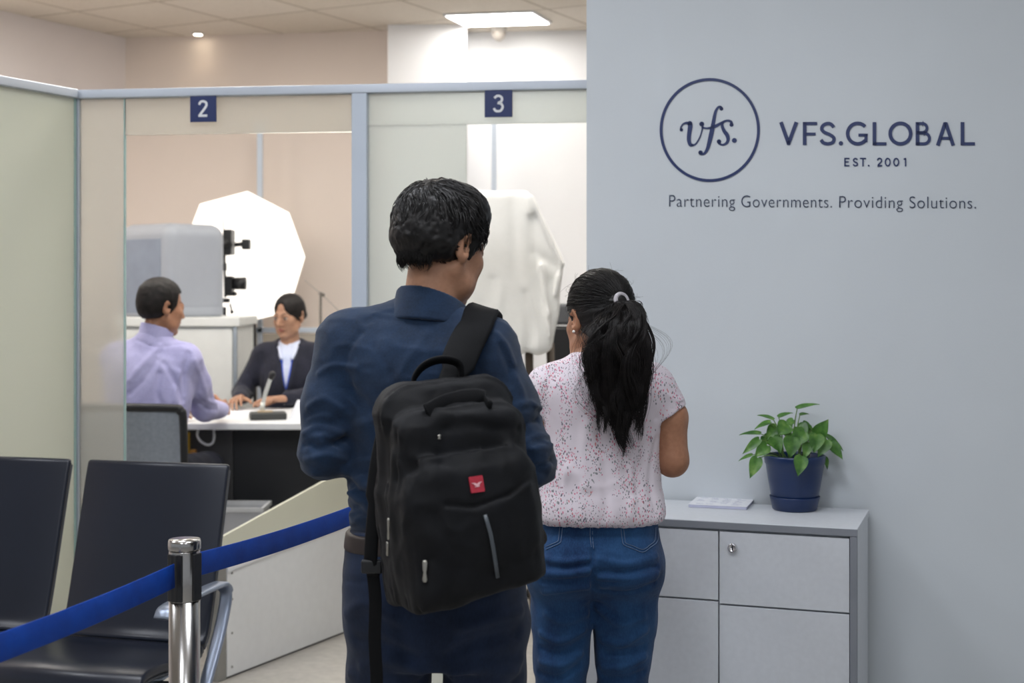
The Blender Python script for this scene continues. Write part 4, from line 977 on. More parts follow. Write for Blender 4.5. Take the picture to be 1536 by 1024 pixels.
# ------------------------------------------------------------------ people: shared pieces
def skin_mat(name, tint=1.0):
    m = N(name); a = m.n('Attribute'); a.attribute_name = 'Col'; n1 = m.noise(90, 4)
    col = m.mix(0.12, a.outputs['Color'], m.ramp(n1.outputs['Fac'], [(0.35, rgb(92, 56, 40)), (0.7, rgb(196, 150, 120))]), 'MIX')
    m.pbsdf(col, 0.48, 0, m.bump(m.noise(420, 2).outputs['Fac'], 0.12, 0.0006), 0.35, Subsurface_Weight=0.12, Subsurface_Radius=(0.012, 0.005, 0.003), Subsurface_Scale=0.4)
    return m.m
M_SKIN = skin_mat('skin')
def hair_mat(name, c=(20, 18, 18), rough=0.47):
    m = N(name); n1 = m.noise(45, 3); b = rgb(*c)
    col = m.ramp(n1.outputs['Fac'], [(0.35, tuple(x * .6 for x in b[:3]) + (1,)), (0.7, tuple(x * 1.5 for x in b[:3]) + (1,))])
    m.pbsdf(col, rough, 0, m.bump(m.noise(260, 3).outputs['Fac'], 0.4, 0.001), 0.32, Anisotropic=0.5); return m.m
M_HAIR = hair_mat('black_hair'); M_HAIR2 = hair_mat('dark_hair', (24, 20, 19), 0.6)

EYE = 0.0315
def head(Fd, R, t, sc=1.0, female=False):
    """local: x right of the person's left... +y is where the face looks, z up; origin near the ear holes"""
    Fd.xf(R, t, sc); f = female
    Fd.ell((0, -.014, .040), (.073, .092, .080), k=.01)
    Fd.ell((0, .030, -.022), (.059 if f else .062, .060, .082), k=.02)
    for s in (-1, 1):
        Fd.chain([(s * .054, -.004, -.048), (s * .044, .030, -.076), (s * .014, .068, -.098)], [.016, .017, .013], k=.022)
        Fd.ell((s * .038, .058, -.022), (.024, .026, .026), k=.018); Fd.ell((s * .034, .042, -.062), (.024, .032, .034), k=.02)
    Fd.ell((0, .074, -.098), (.017, .016, .015), k=.014)
    Fd.cone((-.034, .078, .018), (.034, .078, .018), .0105, k=.014)
    for s in (-1, 1):
        Fd.ell((s * EYE, .100, .000), (.0175, .014, .0105), k=.012, op='sub')
        Fd.ell((s * EYE, .0765, .000), (.0130, .0130, .0125), k=.002)
        Fd.cone((s * (EYE - .014), .0855, .0075), (s * (EYE + .015), .082, .0060), .0036, k=.004)      # upper lid
        Fd.cone((s * (EYE - .012), .0845, -.0085), (s * (EYE + .013), .0815, -.0070), .0028, k=.004)
    Fd.chain([(0, .086, .010), (0, .100, -.014), (0, .110, -.030)], [.0070, .0078, .0092], k=.009)
    for s in (-1, 1):
        Fd.ell((s * .0125, .0975, -.034), (.0075, .0095, .0070), k=.006)
    Fd.chain([(-.021, .0835, -.0600), (-.008, .0945, -.0565), (0, .0945, -.0580), (.008, .0945, -.0565), (.021, .0835, -.0600)], [.0030, .0052, .0050, .0052, .0030], k=.005)
    Fd.chain([(-.019, .0835, -.0625), (0, .0930, -.0695), (.019, .0835, -.0625)], [.0030, .0060, .0030], k=.005)
    Fd.fold([(-.023, .088, -.0612), (0, .100, -.0630), (.023, .088, -.0612)], .0028, .0022)
    for s in (-1, 1):
        Re = rotz(s * -.58) @ roty(s * .10)
        Fd.ell((s * .0785, -.018, -.004), (.0078, .0200, .0325), rot=Re, k=.005)
        Fd.ell((s * .0740, -.008, -.030), (.0065, .0105, .0110), rot=Re, k=.005)
        Fd.ell((s * .0845, -.012, -.004), (.0055, .0105, .0190), rot=Re, k=.004, op='sub')
        Fd.cone((s * .070, -.004, -.012), (s * .0775, -.002, -.010), .0055, k=.004)
    Fd.xf()

def head_color(R, t, sc, base, lip, female):
    R = np.array(R); t = np.array(t)
    base, lip = np.array(rgb(*base)[:3]), np.array(rgb(*lip)[:3])
    def fn(P):
        L = ((P - t) @ R) / sc; c = np.tile(base, (len(P), 1))
        g = lambda p, r: np.exp(-(((L - np.array(p)) / np.array(r)) ** 2).sum(1))
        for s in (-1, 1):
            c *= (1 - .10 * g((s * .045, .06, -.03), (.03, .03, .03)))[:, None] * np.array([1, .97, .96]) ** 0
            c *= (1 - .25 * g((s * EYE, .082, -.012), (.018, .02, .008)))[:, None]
        w = np.clip(g((0, .095, -.062), (.020, .018, .0085)) * 2.2 - .5, 0, 1)[:, None]; c = c * (1 - w) + lip * w
        for s in (-1, 1):
            d = np.linalg.norm((L - np.array((s * EYE, .0765, 0))), axis=1); on = (d < .0139) & (L[:, 1] > .082) & (np.abs(L[:, 2]) < .0066)
            c[on] = np.array([.42, .40, .38]); ir = on & (np.hypot(L[:, 0] - s * EYE, L[:, 2] + .002) < .0068); c[ir] = np.array([.012, .008, .006])
            lash = (np.abs(L[:, 0] - s * EYE) < .016) & (np.abs(L[:, 2] - .0068 + 0.0 * L[:, 0]) < .0024) & (L[:, 1] > .078); c[lash] = c[lash] * .22
            bx = (L[:, 0] * s - .012) / .038; bz = .0205 + .0075 * np.sin(np.clip(bx, 0, 1) * 2.2) ; bw = .0042 * (1 - .5 * np.clip(bx, 0, 1))
            bro = (bx > 0) & (bx < 1) & (np.abs(L[:, 2] - bz) < bw) & (L[:, 1] > .055); c[bro] = c[bro] * .2
        return c
    return fn

def hand(Fd, wrist, fwd, palm, thumb, curl=(.5, .55, .6, .65), sc=1.0, tcurl=.4, spread=.0):
    """wrist point; fwd along the hand; palm = direction the palm faces; thumb = rough side of the thumb"""
    f = np.array(fwd, float); f /= np.linalg.norm(f); n = np.array(palm, float); n -= f * (n @ f); n /= np.linalg.norm(n)
    s = np.array(thumb, float); s -= f * (s @ f) + n * (s @ n); s /= np.linalg.norm(s); w = np.array(wrist, float)
    kn = []
    for i, (o, L) in enumerate(((.030, .088), (.010, .092), (-.010, .087), (-.028, .078))):
        a = w + s * o * .45 * sc + f * .004; b = w + s * o * sc + f * L * sc - n * .002 * sc; kn.append(b)
        Fd.cone(a, b, .0145 * sc, .0105 * sc, k=.012 * sc)
    Fd.cone(w + s * .018 * sc + n * .006 * sc + f * .012, w + s * .024 * sc + n * .008 * sc + f * .05 * sc, .014 * sc, .010 * sc, k=.012)
    Fd.cone(w - s * .018 * sc + n * .006 * sc + f * .012, w - s * .022 * sc + n * .006 * sc + f * .055 * sc, .012 * sc, .009 * sc, k=.012)
    tips = []
    for i, (ls, r) in enumerate((((.043, .025, .020), .0086), ((.047, .029, .021), .0088), ((.043, .027, .020), .0083), ((.034, .020, .018), .0072))):
        p = kn[i]; ang = spread * (1.5 - i); d0 = f * math.cos(ang) + s * math.sin(ang); a = curl[i] * .75; rr = r
        for j, l in enumerate(ls):
            d = d0 * math.cos(a) + n * math.sin(a); q = p + d * l * sc
            Fd.cone(p, q, rr * sc, rr * .90 * sc, k=.0022 if j else .006); p = q; rr *= .90; a += curl[i] * (1.0 if j == 0 else .75)
        tips.append(p)
    p = w + s * .020 * sc + f * .022 * sc + n * .006 * sc
    d = s * .72 + f * .62 + n * .30; d /= np.linalg.norm(d); q = p + d * .036 * sc; Fd.cone(p, q, .0135 * sc, .0100 * sc, k=.010)
    d = d * math.cos(tcurl * .6) + (f * .8 + n * .5) * math.sin(tcurl * .6); d /= np.linalg.norm(d); p, q = q, q + d * .030 * sc; Fd.cone(p, q, .0100 * sc, .0092 * sc, k=.003)
    d = d * math.cos(tcurl) + (f * .75 + n * .6 - s * .2) * math.sin(tcurl); d /= np.linalg.norm(d); p, q = q, q + d * .024 * sc; Fd.cone(p, q, .0092 * sc, .0072 * sc, k=.003)
    return tips

def scalp_points(n, keep):
    """unit directions on the scalp in head coordinates"""
    out = []
    while len(out) < n:
        v = RNG.normal(size=(n * 3, 3)); v /= np.linalg.norm(v, axis=1)[:, None]; out.extend(v[keep(v)][:n - len(out)])
    return np.array(out[:n])
HC, HR = np.array((0, -.014, .040)), np.array((.073, .092, .080))

def shoe(bm, x, y, yaw, mat_sole=None, L=.27, w=.05):
    """sole outline + upper as one lofted form, toe towards +y"""
    M4 = Matrix.Translation((x, y, 0)) @ Matrix.Rotation(yaw, 4, 'Z'); rows = []
    for u, hw, h in ((-.30, .02, .05), (-.29, .034, .085), (-.2, .040, .100), (-.02, .040, .105), (.15, .044, .078), (.35, .050, .060), (.55, .046, .046), (.68, .030, .036), (.71, .010, .022)):
        y_ = u * L; rows.append([bm.verts.new(M4 @ Vector(q)) for q in ((-hw, y_, 0), (hw, y_, 0), (hw * 1.04, y_, .022), (hw * .92, y_, h * .55), (hw * .5, y_, h), (-hw * .5, y_, h), (-hw * .92, y_, h * .55), (-hw * 1.04, y_, .022))])
    for a, b in zip(rows, rows[1:]):
        for k in range(8): bm.faces.new((a[k], a[(k + 1) % 8], b[(k + 1) % 8], b[k]))
    bm.faces.new(rows[0][::-1]); bm.faces.new(rows[-1])
def surf(Fd, org, px, py, t0=2.0, out=0.0):
    """local point of a person's surface seen at a pixel (walks along the sight line), with its normal"""
    o_ = np.array((0, 0, CH)) - np.array(org); d = np.array(((px - CX) / F, 1, (HY - py) / F)); t = t0
    for _ in range(400):
        p = o_ + d * t; v, g = _samp(Fd, p)
        if v < .0006: break
        t += max(min(v, .05) * .7, .0006)
    return o_ + d * t + g * out, g
def pfold(Fd, org, pxs, w, depth, t0=2.0, n=10):
    """fold drawn where the photograph shows it, on the surface of the garment"""
    P = [surf(Fd, org, x, y, t0)[0] for x, y in (spl2(pxs, n) if len(pxs) > 2 else pxs)]; return Fd.fold(P, w, depth)
# ------------------------------------------------------------------ man in the navy shirt, seen from behind
man = thing('person', 'man in dark navy shirt and jeans seen from behind wearing a black backpack', 'person', (-0.158, 2.91, 0)); MO = Vector(man.location)
YW = rotz(math.radians(-15)); MR = rotz(math.radians(-40)) @ rotx(math.radians(-14)); MT = (.012, .026, 1.583)
SL, EL, WL = (-.180, .045, 1.382), (-.222, .00, 1.165), (-.010, .235, 1.165)
SR, ER, WR = (.105, -.045, 1.372), (.188, -.075, 1.150), (.175, .175, 1.165)
def man_torso(Fd, inf=0.0, zb=.985):
    Fd.xf(YW, (0, 0, 0))
    i = inf
    Fd.loft([(zb, .000, .012, .172 + i, .118 + i), (1.02, -.002, .014, .180 + i, .126 + i), (1.08, -.004, .014, .181 + i, .126 + i), (1.16, -.008, .012, .178 + i, .122 + i), (1.25, -.018, .008, .180 + i, .120 + i), (1.32, -.030, .004, .182 + i, .112 + i), (1.375, -.036, .002, .168 + i, .100 + i), (1.415, -.030, .004, .120 + i, .080 + i), (1.440, -.022, .008, .080 + i, .066 + i), (1.458, -.016, .010, .060 + i, .056 + i)], 2.25)
    Fd.xf()
    Fd.cone((-.055, .016, 1.436 + i), (-.165, .042, 1.392 + i * .6), .046, .056, k=.03); Fd.cone((.020, -.004, 1.430 + i), (.090, -.038, 1.384 + i * .6), .044, .052, k=.03)
    Fd.ell((-.165, .045, 1.375), (.066 + i, .066 + i, .060 + i), k=.05); Fd.ell((.098, -.045, 1.366), (.064 + i, .064 + i, .058 + i), k=.05)
hL = (np.array(WL) + (.075, .045, -.005)); hR = np.array(WR)
Fb = Field((-.30, -.22, -.002), (.30, .42, 1.78), .0056)
man_torso(Fb, -.028, .96)
for a, b, c in ((SL, EL, WL), (SR, ER, WR)): Fb.chain([a, b, c], [.046, .040, .029], k=.03)
Fb.loft([(.74, 0, 0, .135, .105), (.84, 0, 0, .158, .118), (.93, 0, .0, .150, .105), (.97, 0, .005, .135, .09)], 2.2, k=.04)
for s, x in ((-1, -.090), (1, .098)):
    Fb.chain([(x, 0, .80), (x + s * .008, .012, .48), (x + s * .012, -.01, .085)], [.078, .054, .040], k=.03); Fb.chain([(x + s * .012, -.02, .05), (x + s * .03, .13, .035)], [.036, .028], k=.03)
Fb.cone((-.012, .004, 1.43), (.004, .022, 1.57), .058, .055, k=.025)
head(Fb, MR, MT, 1.0)
hand(Fb, (.005, .245, 1.166), (.72, .62, .30), (.2, .3, 1), (-.4, .9, 0), (.75, .8, .85, .9)); hand(Fb, (.170, .190, 1.168), (-.42, .86, .22), (-.75, -.1, .6), (.1, .2, 1), (.8, .85, .9, .95))
Fb.mesh('body', M_SKIN, man, 1, head_color(MR, MT, 1.0, (168, 124, 98), (140, 92, 80), False)); del Fb
# hair: dense cap plus combed locks
Fh = Field((-.14, -.15, 1.48), (.16, .18, 1.76), .0034); Fh.xf(MR, MT)
Fh.ell(HC + (0, 0, .001), HR + .0125, k=.0); Fh.ell((0, -.036, -.004), (.0725, .078, .070), k=.03); Fh.ell((0, .03, .085), (.066, .066, .050), k=.03)
Fh.box((0, .150, .0), (.2, .105, .066), .02, k=.012, op='sub')
for s in (-1, 1):
    Fh.ell((s * .086, -.010, -.018), (.024, .030, .040), k=.008, op='sub'); Fh.ell((s * .080, .052, -.055), (.04, .036, .060), k=.01, op='sub')
Fh.half((0, -.06, -.053), (0, .30, -1), k=.010); Fh.cone((-.09, -.150, -.080), (.09, -.150, -.080), .052, k=.035, op='sub')
Fh.xf()
Mi = np.array(MT)
def hairfn(P):
    L = (P - Mi) @ MR; a = np.arctan2(L[:, 0], L[:, 1] + .06); e = L[:, 2]
    return -.0042 * (1 - np.abs(vnoise(np.c_[a * .9, e * 9, L[:, 1] * 5], 9.0, 3))) + .0020 * vnoise(np.c_[a, e * 5, L[:, 1] * 8], 26, 8) + .0090 * np.clip((-.012 - e) / .040, 0, 1) * (L[:, 1] < .02)
Fh.ripple(hairfn, .02)
hair = Fh.mesh('hair', M_HAIR, man, 1)
def mkeep(v):
    p = HC + v * HR; return ~((p[:, 1] > .055) & (p[:, 2] < .082)) & (p[:, 2] > -.030 + .0 * p[:, 1]) & ~((np.abs(p[:, 0]) > .05) & (p[:, 2] < .032) & (p[:, 1] > -.045))
V = scalp_points(3000, mkeep); cr = np.array((.10, -.60, .79)); cr /= np.linalg.norm(cr)
fl = V - cr; fl[:, 2] -= .25 * (V[:, 2] < .4); fl -= V * (fl * V).sum(1)[:, None]; fl /= np.linalg.norm(fl, axis=1)[:, None] + 1e-6
P0 = HC + V * HR; cl = np.stack([vnoise(P0, 42, k) for k in (1, 2, 3)], 1); fl = fl + 1.2 * cl - V * (1.2 * (cl * V).sum(1))[:, None]; fl /= np.linalg.norm(fl, axis=1)[:, None]
Ln = RNG.uniform(.28, .55, len(V)); lift = RNG.uniform(.6, 1.35, len(V)); T_ = np.linspace(0, 1, 7); Q = []
for t in T_:
    d = V + fl * (Ln * t)[:, None]; d /= np.linalg.norm(d, axis=1)[:, None]; Q.append(HC + d * (HR + (.006 + .0125 * lift * math.sin(min(1, t * 1.25) * pi * .62))[:, None] if False else HR + (.0100 + .0085 * lift[:, None] * math.sin(min(1, t * 1.25) * pi * .62))))
Q = np.stack(Q, 1) @ MR.T + Mi; keepz = Q[:, -1, 2] > 1.538
strands('hair_strands', Q[keepz], .0017, .0003, M_HAIR, hair)
nv = []
for k in range(520):
    a = RNG.uniform(-.95, .95); z = RNG.uniform(-.046, -.026); r_ = np.array((math.sin(a) * .058, -.034 - math.cos(a) * .058, z)); L_ = RNG.uniform(.010, .026); o2 = np.array((math.sin(a), -math.cos(a), 0))
    nv.append([r_ + o2 * (.004 - .018 * t * t) + np.array((RNG.normal(0, .003) * t, 0, -L_ * t)) for t in np.linspace(0, 1, 5)])
strands('nape_strands', np.array(nv) @ MR.T + Mi, .0011, .0003, M_HAIR, hair)
# shirt
Fs = Field((-.34, -.24, .955), (.32, .34, 1.54), .0042)
man_torso(Fs, 0.0)
Fs.chain([SL, (-.212, .022, 1.26), EL], [.067, .058, .053], k=.03); Fs.chain([EL, (-.12, .13, 1.160), WL], [.053, .048, .038], k=.02)
Fs.chain([SR, (.150, -.062, 1.26), ER], [.064, .057, .053], k=.03); Fs.chain([ER, (.185, .06, 1.155), WR], [.053, .048, .038], k=.02)
Fs.wrinkle(.0028, 8, 4, (1, 1, 1.7)); Fs.wrinkle(.0022, 22, 9, (1, 1, 1.6))
bk_ = -.125
Fs.fold([(-.135, bk_ + .045, 1.428), (-.05, bk_ + .032, 1.424), (.06, bk_ + .012, 1.418)], .0035, .004)   # yoke seam
for pts, w, d in (([(-.262, -.02, 1.20), (-.225, -.055, 1.195), (-.18, -.03, 1.215)], .010, -.009), ([(-.265, -.01, 1.165), (-.235, -.055, 1.155), (-.185, -.03, 1.17)], .009, -.010), ([(-.27, .0, 1.13), (-.24, -.045, 1.12), (-.17, .0, 1.14)], .008, -.008),
                  ([(-.262, -.02, 1.182), (-.225, -.06, 1.176), (-.18, -.03, 1.193)], .008, .008), ([(-.25, .0, 1.24), (-.205, -.045, 1.25), (-.17, -.02, 1.28)], .012, -.007),
                  ([(.24, -.10, 1.19), (.20, -.135, 1.185), (.15, -.12, 1.20)], .009, -.010), ([(.245, -.09, 1.158), (.20, -.135, 1.150), (.15, -.12, 1.165)], .008, .008), ([(.24, -.08, 1.12), (.2, -.125, 1.115), (.14, -.10, 1.13)], .009, -.009),
                  ([(.20, -.10, 1.262), (.165, -.12, 1.255), (.12, -.10, 1.28)], .010, -.009), ([(.205, -.09, 1.235), (.17, -.12, 1.226), (.13, -.11, 1.24)], .008, .007), ([(.13, -.10, 1.33), (.15, -.11, 1.29), (.165, -.11, 1.25)], .009, .006),
                  ([(-.175, -.03, 1.12), (-.12, -.07, 1.10), (-.05, -.10, 1.095)], .012, -.010), ([(-.175, -.03, 1.085), (-.13, -.065, 1.06), (-.05, -.105, 1.05)], .011, -.009), ([(-.178, -.02, 1.105), (-.12, -.075, 1.078), (-.05, -.105, 1.072)], .008, .007),
                  ([(-.18, -.02, 1.04), (-.13, -.06, 1.022), (-.06, -.10, 1.012)], .010, -.008), ([(-.17, -.02, 1.21), (-.12, -.075, 1.235), (-.03, -.115, 1.24)], .012, -.006), ([(-.165, -.03, 1.30), (-.13, -.075, 1.26), (-.1, -.09, 1.17)], .014, .008)):
    Fs.fold(pts, w, d)
for pts, w, d in (([(478, 560), (500, 548), (535, 552)], .008, -.006), ([(462, 610), (485, 598), (512, 612)], .009, -.008), ([(458, 625), (485, 615), (512, 628)], .007, .007), ([(455, 650), (480, 640), (512, 650)], .009, -.009), ([(455, 668), (485, 660), (515, 672)], .007, .008), ([(458, 690), (490, 682), (518, 690)], .008, -.007),
                  ([(522, 560), (535, 600), (560, 640)], .010, .006), ([(528, 600), (560, 630), (590, 640)], .010, -.006), ([(522, 700), (545, 690), (580, 692)], .009, -.008), ([(522, 716), (548, 706), (580, 706)], .007, .007), ([(522, 740), (545, 730), (575, 726)], .008, -.007), ([(522, 765), (545, 758), (570, 758)], .008, .006), ([(526, 784), (545, 776), (572, 778)], .008, -.007), ([(540, 500), (520, 530), (515, 580)], .010, .007),
                  ([(560, 470), (600, 476), (660, 478)], .006, -.003), ([(640, 500), (620, 530), (600, 560)], .014, -.004), ([(560, 520), (585, 560), (600, 600)], .016, .005), ([(752, 520), (765, 560), (760, 600)], .010, .007), ([(770, 560), (785, 590), (780, 620)], .010, -.007), ([(778, 607), (795, 603), (812, 612)], .006, -.009), ([(780, 616), (800, 613), (815, 622)], .006, .008), ([(790, 660), (810, 652), (826, 656)], .006, -.009), ([(790, 670), (812, 663), (828, 668)], .006, .008), ([(788, 700), (806, 692), (824, 696)], .007, -.008), ([(786, 712), (802, 706), (820, 710)], .006, .007), ([(745, 500), (760, 520), (770, 545)], .009, -.006)):
    pfold(Fs, MO, pts, w * .62, d * (1.15 if w < .0095 else .55))
M_SHIRT = fabric('navy_shirt_cloth', (14, 32, 54), (28, 52, 82), 0.88, 800, .35, 7, sheen=.15)
shirt = Fs.mesh('shirt', M_SHIRT, man, 1)
# collar
Fc = Field((-.13, -.12, 1.40), (.11, .14, 1.56), .0034); ck = (-.010, .008, 1.43)
Fc.xf(rotx(-.16) @ roty(.06), ck)
Fc.loft([(-.01, 0, 0, .088, .080), (.03, 0, .0, .078, .073), (.06, 0, .003, .0735, .069), (.10, 0, .006, .072, .068), (.12, 0, .008, .071, .067)], 2.0, k=0)
Fc.loft([(-.03, 0, 0, .080, .072), (.03, 0, .0, .069, .064), (.06, 0, .003, .0655, .061), (.10, 0, .006, .064, .060), (.14, 0, .008, .063, .059)], 2.0, k=.003, op='sub')
Fc.xf(); Fc.half((-.06, -.06, 1.521), (.30, .42, 1), k=.003); Fc.half((-.09, 0, 1.425), (-.15, -.3, -1), k=.003)
Fc.fold([(-.1, -.03, 1.452), (-.03, -.09, 1.450), (.06, -.07, 1.44)], .003, .002)
Fc.mesh('collar', M_SHIRT, shirt, 2)
# jeans, belt, shoes
Fj = Field((-.26, -.22, .03), (.27, .22, 1.03), .0052)
Fj.loft([(.74, .004, 0, .150, .118), (.80, .004, -.005, .178, .130), (.87, .0, -.008, .187, .138), (.93, -.002, -.004, .186, .132), (.985, -.002, .008, .176, .122), (1.005, -.002, .010, .173, .120)], 2.3, k=0)
for s, x in ((-1, -.089), (1, .099)):
    Fj.chain([(x, .0, .80), (x - s * -.002, .0, .70), (x + s * .010, .010, .48), (x + s * .012, .0, .26), (x + s * .014, -.012, .075)], [.092, .081, .068, .062, .060], k=.035)
Fj.cone((.005, 0, .60), (.005, 0, .715), .012, .008, k=.02, op='sub', sq=((0, 1, 0), 12))
for s, x in ((-1, -.09), (1, .10)):
    for z, d in ((.735, -.006), (.70, .006), (.665, -.006), (.52, -.008), (.485, .007), (.45, -.008), (.41, .006)):
        Fj.fold([(x - .08, -.05, z + .012 * s), (x, -.085, z - .008), (x + .08, -.05, z + .016)], .011, d)
    for z in (.20, .165, .13, .10): Fj.fold([(x - .06, -.05, z), (x, -.075, z + .012), (x + .06, -.05, z - .004)], .010, -.008)
Fj.wrinkle(.003, 10, 14, (1, 1, 1.4)); Fj.fold([(-.19, -.02, .905), (-.165, -.075, .893), (-.11, -.115, .890)], .0035, .004)
Fj.fold([(-.185, -.035, .985), (-.182, -.045, .9), (-.16, -.03, .72)], .003, .003)
for pts, w, d in (([(516, 868), (535, 872), (560, 870)], .004, .005), ([(520, 920), (550, 905), (600, 930)], .012, -.006), ([(535, 960), (570, 965), (620, 985)], .012, .006), ([(670, 985), (710, 965), (775, 950)], .012, .006), ([(690, 940), (730, 930), (780, 915)], .012, -.007), ([(545, 1000), (580, 990), (630, 1005)], .012, -.007), ([(680, 1010), (720, 1000), (775, 1005)], .012, -.006)):
    pfold(Fj, MO, pts, w, d * 1.4)
M_JEAN = fabric('dark_denim', (13, 25, 46), (28, 44, 72), 0.9, 900, .35, 8, stretch=(1, 1, .35), sheen=.1)
Fj.mesh('jeans', M_JEAN, man, 1)
Fl = Field((-.22, -.16, .955), (.22, .18, 1.015), .0034)
Fl.loft([(.966, -.002, .007, .1845, .131), (.985, -.002, .008, .1825, .129), (1.002, -.002, .009, .180, .127)], 2.3, k=0)
Fl.mesh('belt', plain('brown_belt', (44, 34, 30), .5), man, 2)
for s, x in ((-1, -.101), (1, .111)):
    bm = nb(); shoe(bm, x, -.02, -s * .18 - .1); o = obj('shoe', bm, plain('black_shoe', (26, 26, 28), .45), man, True); sd = o.modifiers.new('s', 'SUBSURF'); sd.levels = sd.render_levels = 2

# ------------------------------------------------------------------ backpack
BR = roty(math.radians(-5)) @ rotz(math.radians(24)); BC = np.array((.058, -.262, 1.122))
pack = thing('backpack', 'large black backpack with a small red patch hanging on the man in navy', 'backpack', MO)
M_NYL = fabric('black_nylon', (5, 6, 9), (13, 15, 20), .62, 1100, .3, 14, sheen=.02, spec=.22)
M_WEB = plain('black_webbing', (8, 9, 12), .75, spec=.2, var=.15, nscale=80, bump=.4, bscale=900)
Fp = Field((-.22, -.46, .84), (.32, -.03, 1.40), .0040); Fp.xf(BR, BC)
Fp.box((0, .040, -.002), (.136, .062, .208), .058, k=0); Fp.box((0, -.022, -.018), (.130, .052, .180), .052, k=.006); Fp.box((0, -.070, -.062), (.121, .044, .140), .046, k=.006)
Fp.ell((0, -.080, -.06), (.115, .052, .125), k=.02); Fp.box((-.004, .004, -.10), (.130, .092, .13), .03, k=.03); Fp.half((0, 0, -.186), (.16, 0, -1), k=.02)
def bagarch(hw, zt, zb, y, r=.07, n=40):
    pts = [(-hw, y, zb)] + [(-hw + r - r * math.cos(a), y, zt - r + r * math.sin(a)) for a in np.linspace(0, pi / 2, 9)] + [(hw - r + r * math.sin(a), y, zt - r + r * math.cos(a)) for a in np.linspace(0, pi / 2, 9)] + [(hw, y, zb)]
    return pts
for (hw, zt2, zb2, y, w, d) in ((.136, .206, -.19, .062, .004, .005), (.136, .206, -.19, .010, .0045, -.0055), (.135, .204, -.19, .020, .003, .004), (.130, .160, -.19, -.050, .0045, -.0055), (.130, .161, -.19, -.040, .003, .004), (.121, .077, -.19, -.088, .004, -.0045), (.121, .077, -.19, -.079, .003, .0035)):
    Fp.fold(bagarch(hw, zt2, zb2, y), w, d)
Fp.fold([(-.07, -.118, -.005), (-.02, -.124, -.016), (.05, -.122, -.004), (.105, -.112, .022)], .0045, .007); Fp.fold([(-.07, -.118, -.014), (-.02, -.126, -.025), (.05, -.124, -.013), (.105, -.112, .013)], .004, -.003)
for pts, w, d in (([(-.10, -.085, .075), (-.02, -.10, .098), (.08, -.085, .085)], .010, -.006), ([(-.11, -.07, .06), (-.03, -.11, .062), (.06, -.11, .07)], .010, .006), ([(-.12, -.03, .14), (-.02, -.07, .150), (.09, -.06, .13)], .012, -.007), ([(-.11, -.04, .115), (0, -.08, .125), (.1, -.06, .105)], .010, .006),
                  ([(-.135, .02, .10), (-.14, .03, .0), (-.14, .02, -.1)], .014, .006), ([(-.13, -.03, .08), (-.137, -.02, -.02), (-.135, -.02, -.12)], .012, -.006), ([(-.09, -.11, -.02), (-.06, -.125, -.10), (-.075, -.11, -.17)], .014, .006), ([(.09, -.11, .0), (.10, -.11, -.09)], .012, -.005),
                  ([(-.12, .02, .17), (-.03, -.01, .200), (.07, -.0, .19)], .012, -.005), ([(-.10, -.10, -.10), (0, -.125, -.14), (.09, -.11, -.12)], .016, .004)):
    Fp.fold(pts, w, d)
Fp.xf(); Fp.wrinkle(.0040, 14, 31); Fp.wrinkle(.0015, 32, 33)
bag = Fp.mesh('bag', M_NYL, pack, 2)
BMx = Matrix(np.vstack([np.c_[BR, BC], [0, 0, 0, 1]]).tolist()); BRt = BR.T
def bagpt(px, py, y):
    """point of the bag (bag frame) on its plane y seen at a pixel"""
    o_ = BRt @ (np.array((0, 0, CH)) - np.array(MO) - BC); d = BRt @ np.array(((px - CX) / F, 1, (HY - py) / F)); t = (y - o_[1]) / d[1]; return o_ + d * t
def bsurf(px, py, out=.001):
    o_ = np.array((0, 0, CH)) - np.array(MO); d = np.array(((px - CX) / F, 1, (HY - py) / F)); t = 2.35
    for _ in range(200):
        v, g = _samp(Fp, o_ + d * t)
        if v < .0008: break
        t += max(v * .7, .0008)
    return Vector(o_ + d * t), Vector(g)
# red patch with pale emblem
p0, g0 = bsurf(715, 726); xA = Vector(BR @ np.array((1, 0, 0))); xA = (xA - g0 * xA.dot(g0)).normalized(); zA = g0.cross(xA) * -1
if zA.z < 0: zA = -zA
def patch_pt(u, v, h): return p0 + xA * u + zA * v + g0 * (h + .0012)
bm = nb(); q = [(-.0125, -.0145), (.0125, -.0145), (.0135, -.012), (.0135, .012), (.0125, .0145), (-.0125, .0145), (-.0135, .012), (-.0135, -.012)]
a = [bm.verts.new(patch_pt(u, v, .0)) for u, v in q]; b = [bm.verts.new(patch_pt(u, v, -.005)) for u, v in q]; bm.faces.new(a); bm.faces.new(b)
for i in range(8): bm.faces.new((a[i], a[(i + 1) % 8], b[(i + 1) % 8], b[i]))
pt_ = obj('patch', bm, plain('red_patch', (168, 34, 54), .6, var=.12, nscale=150), bag, label='small red fabric patch')
bm = nb(); to = lambda u, v, h: patch_pt(u * .001, v * .001, .0003 + h)
ribbon(bm, spl2([(-9, 2.5), (-6, 2), (-2.5, -.5), (0, -1.5), (3, -.2), (6, 2.2), (9, 3)], 24), [1.6] * 5 + [4.2] * 14 + [1.6] * 5, to, .0006); ribbon(bm, [(-4, -4.6), (4, -3.8)], 1.8, to, .0006)
obj('emblem', bm, plain('patch_emblem', (222, 170, 176), .6), pt_)
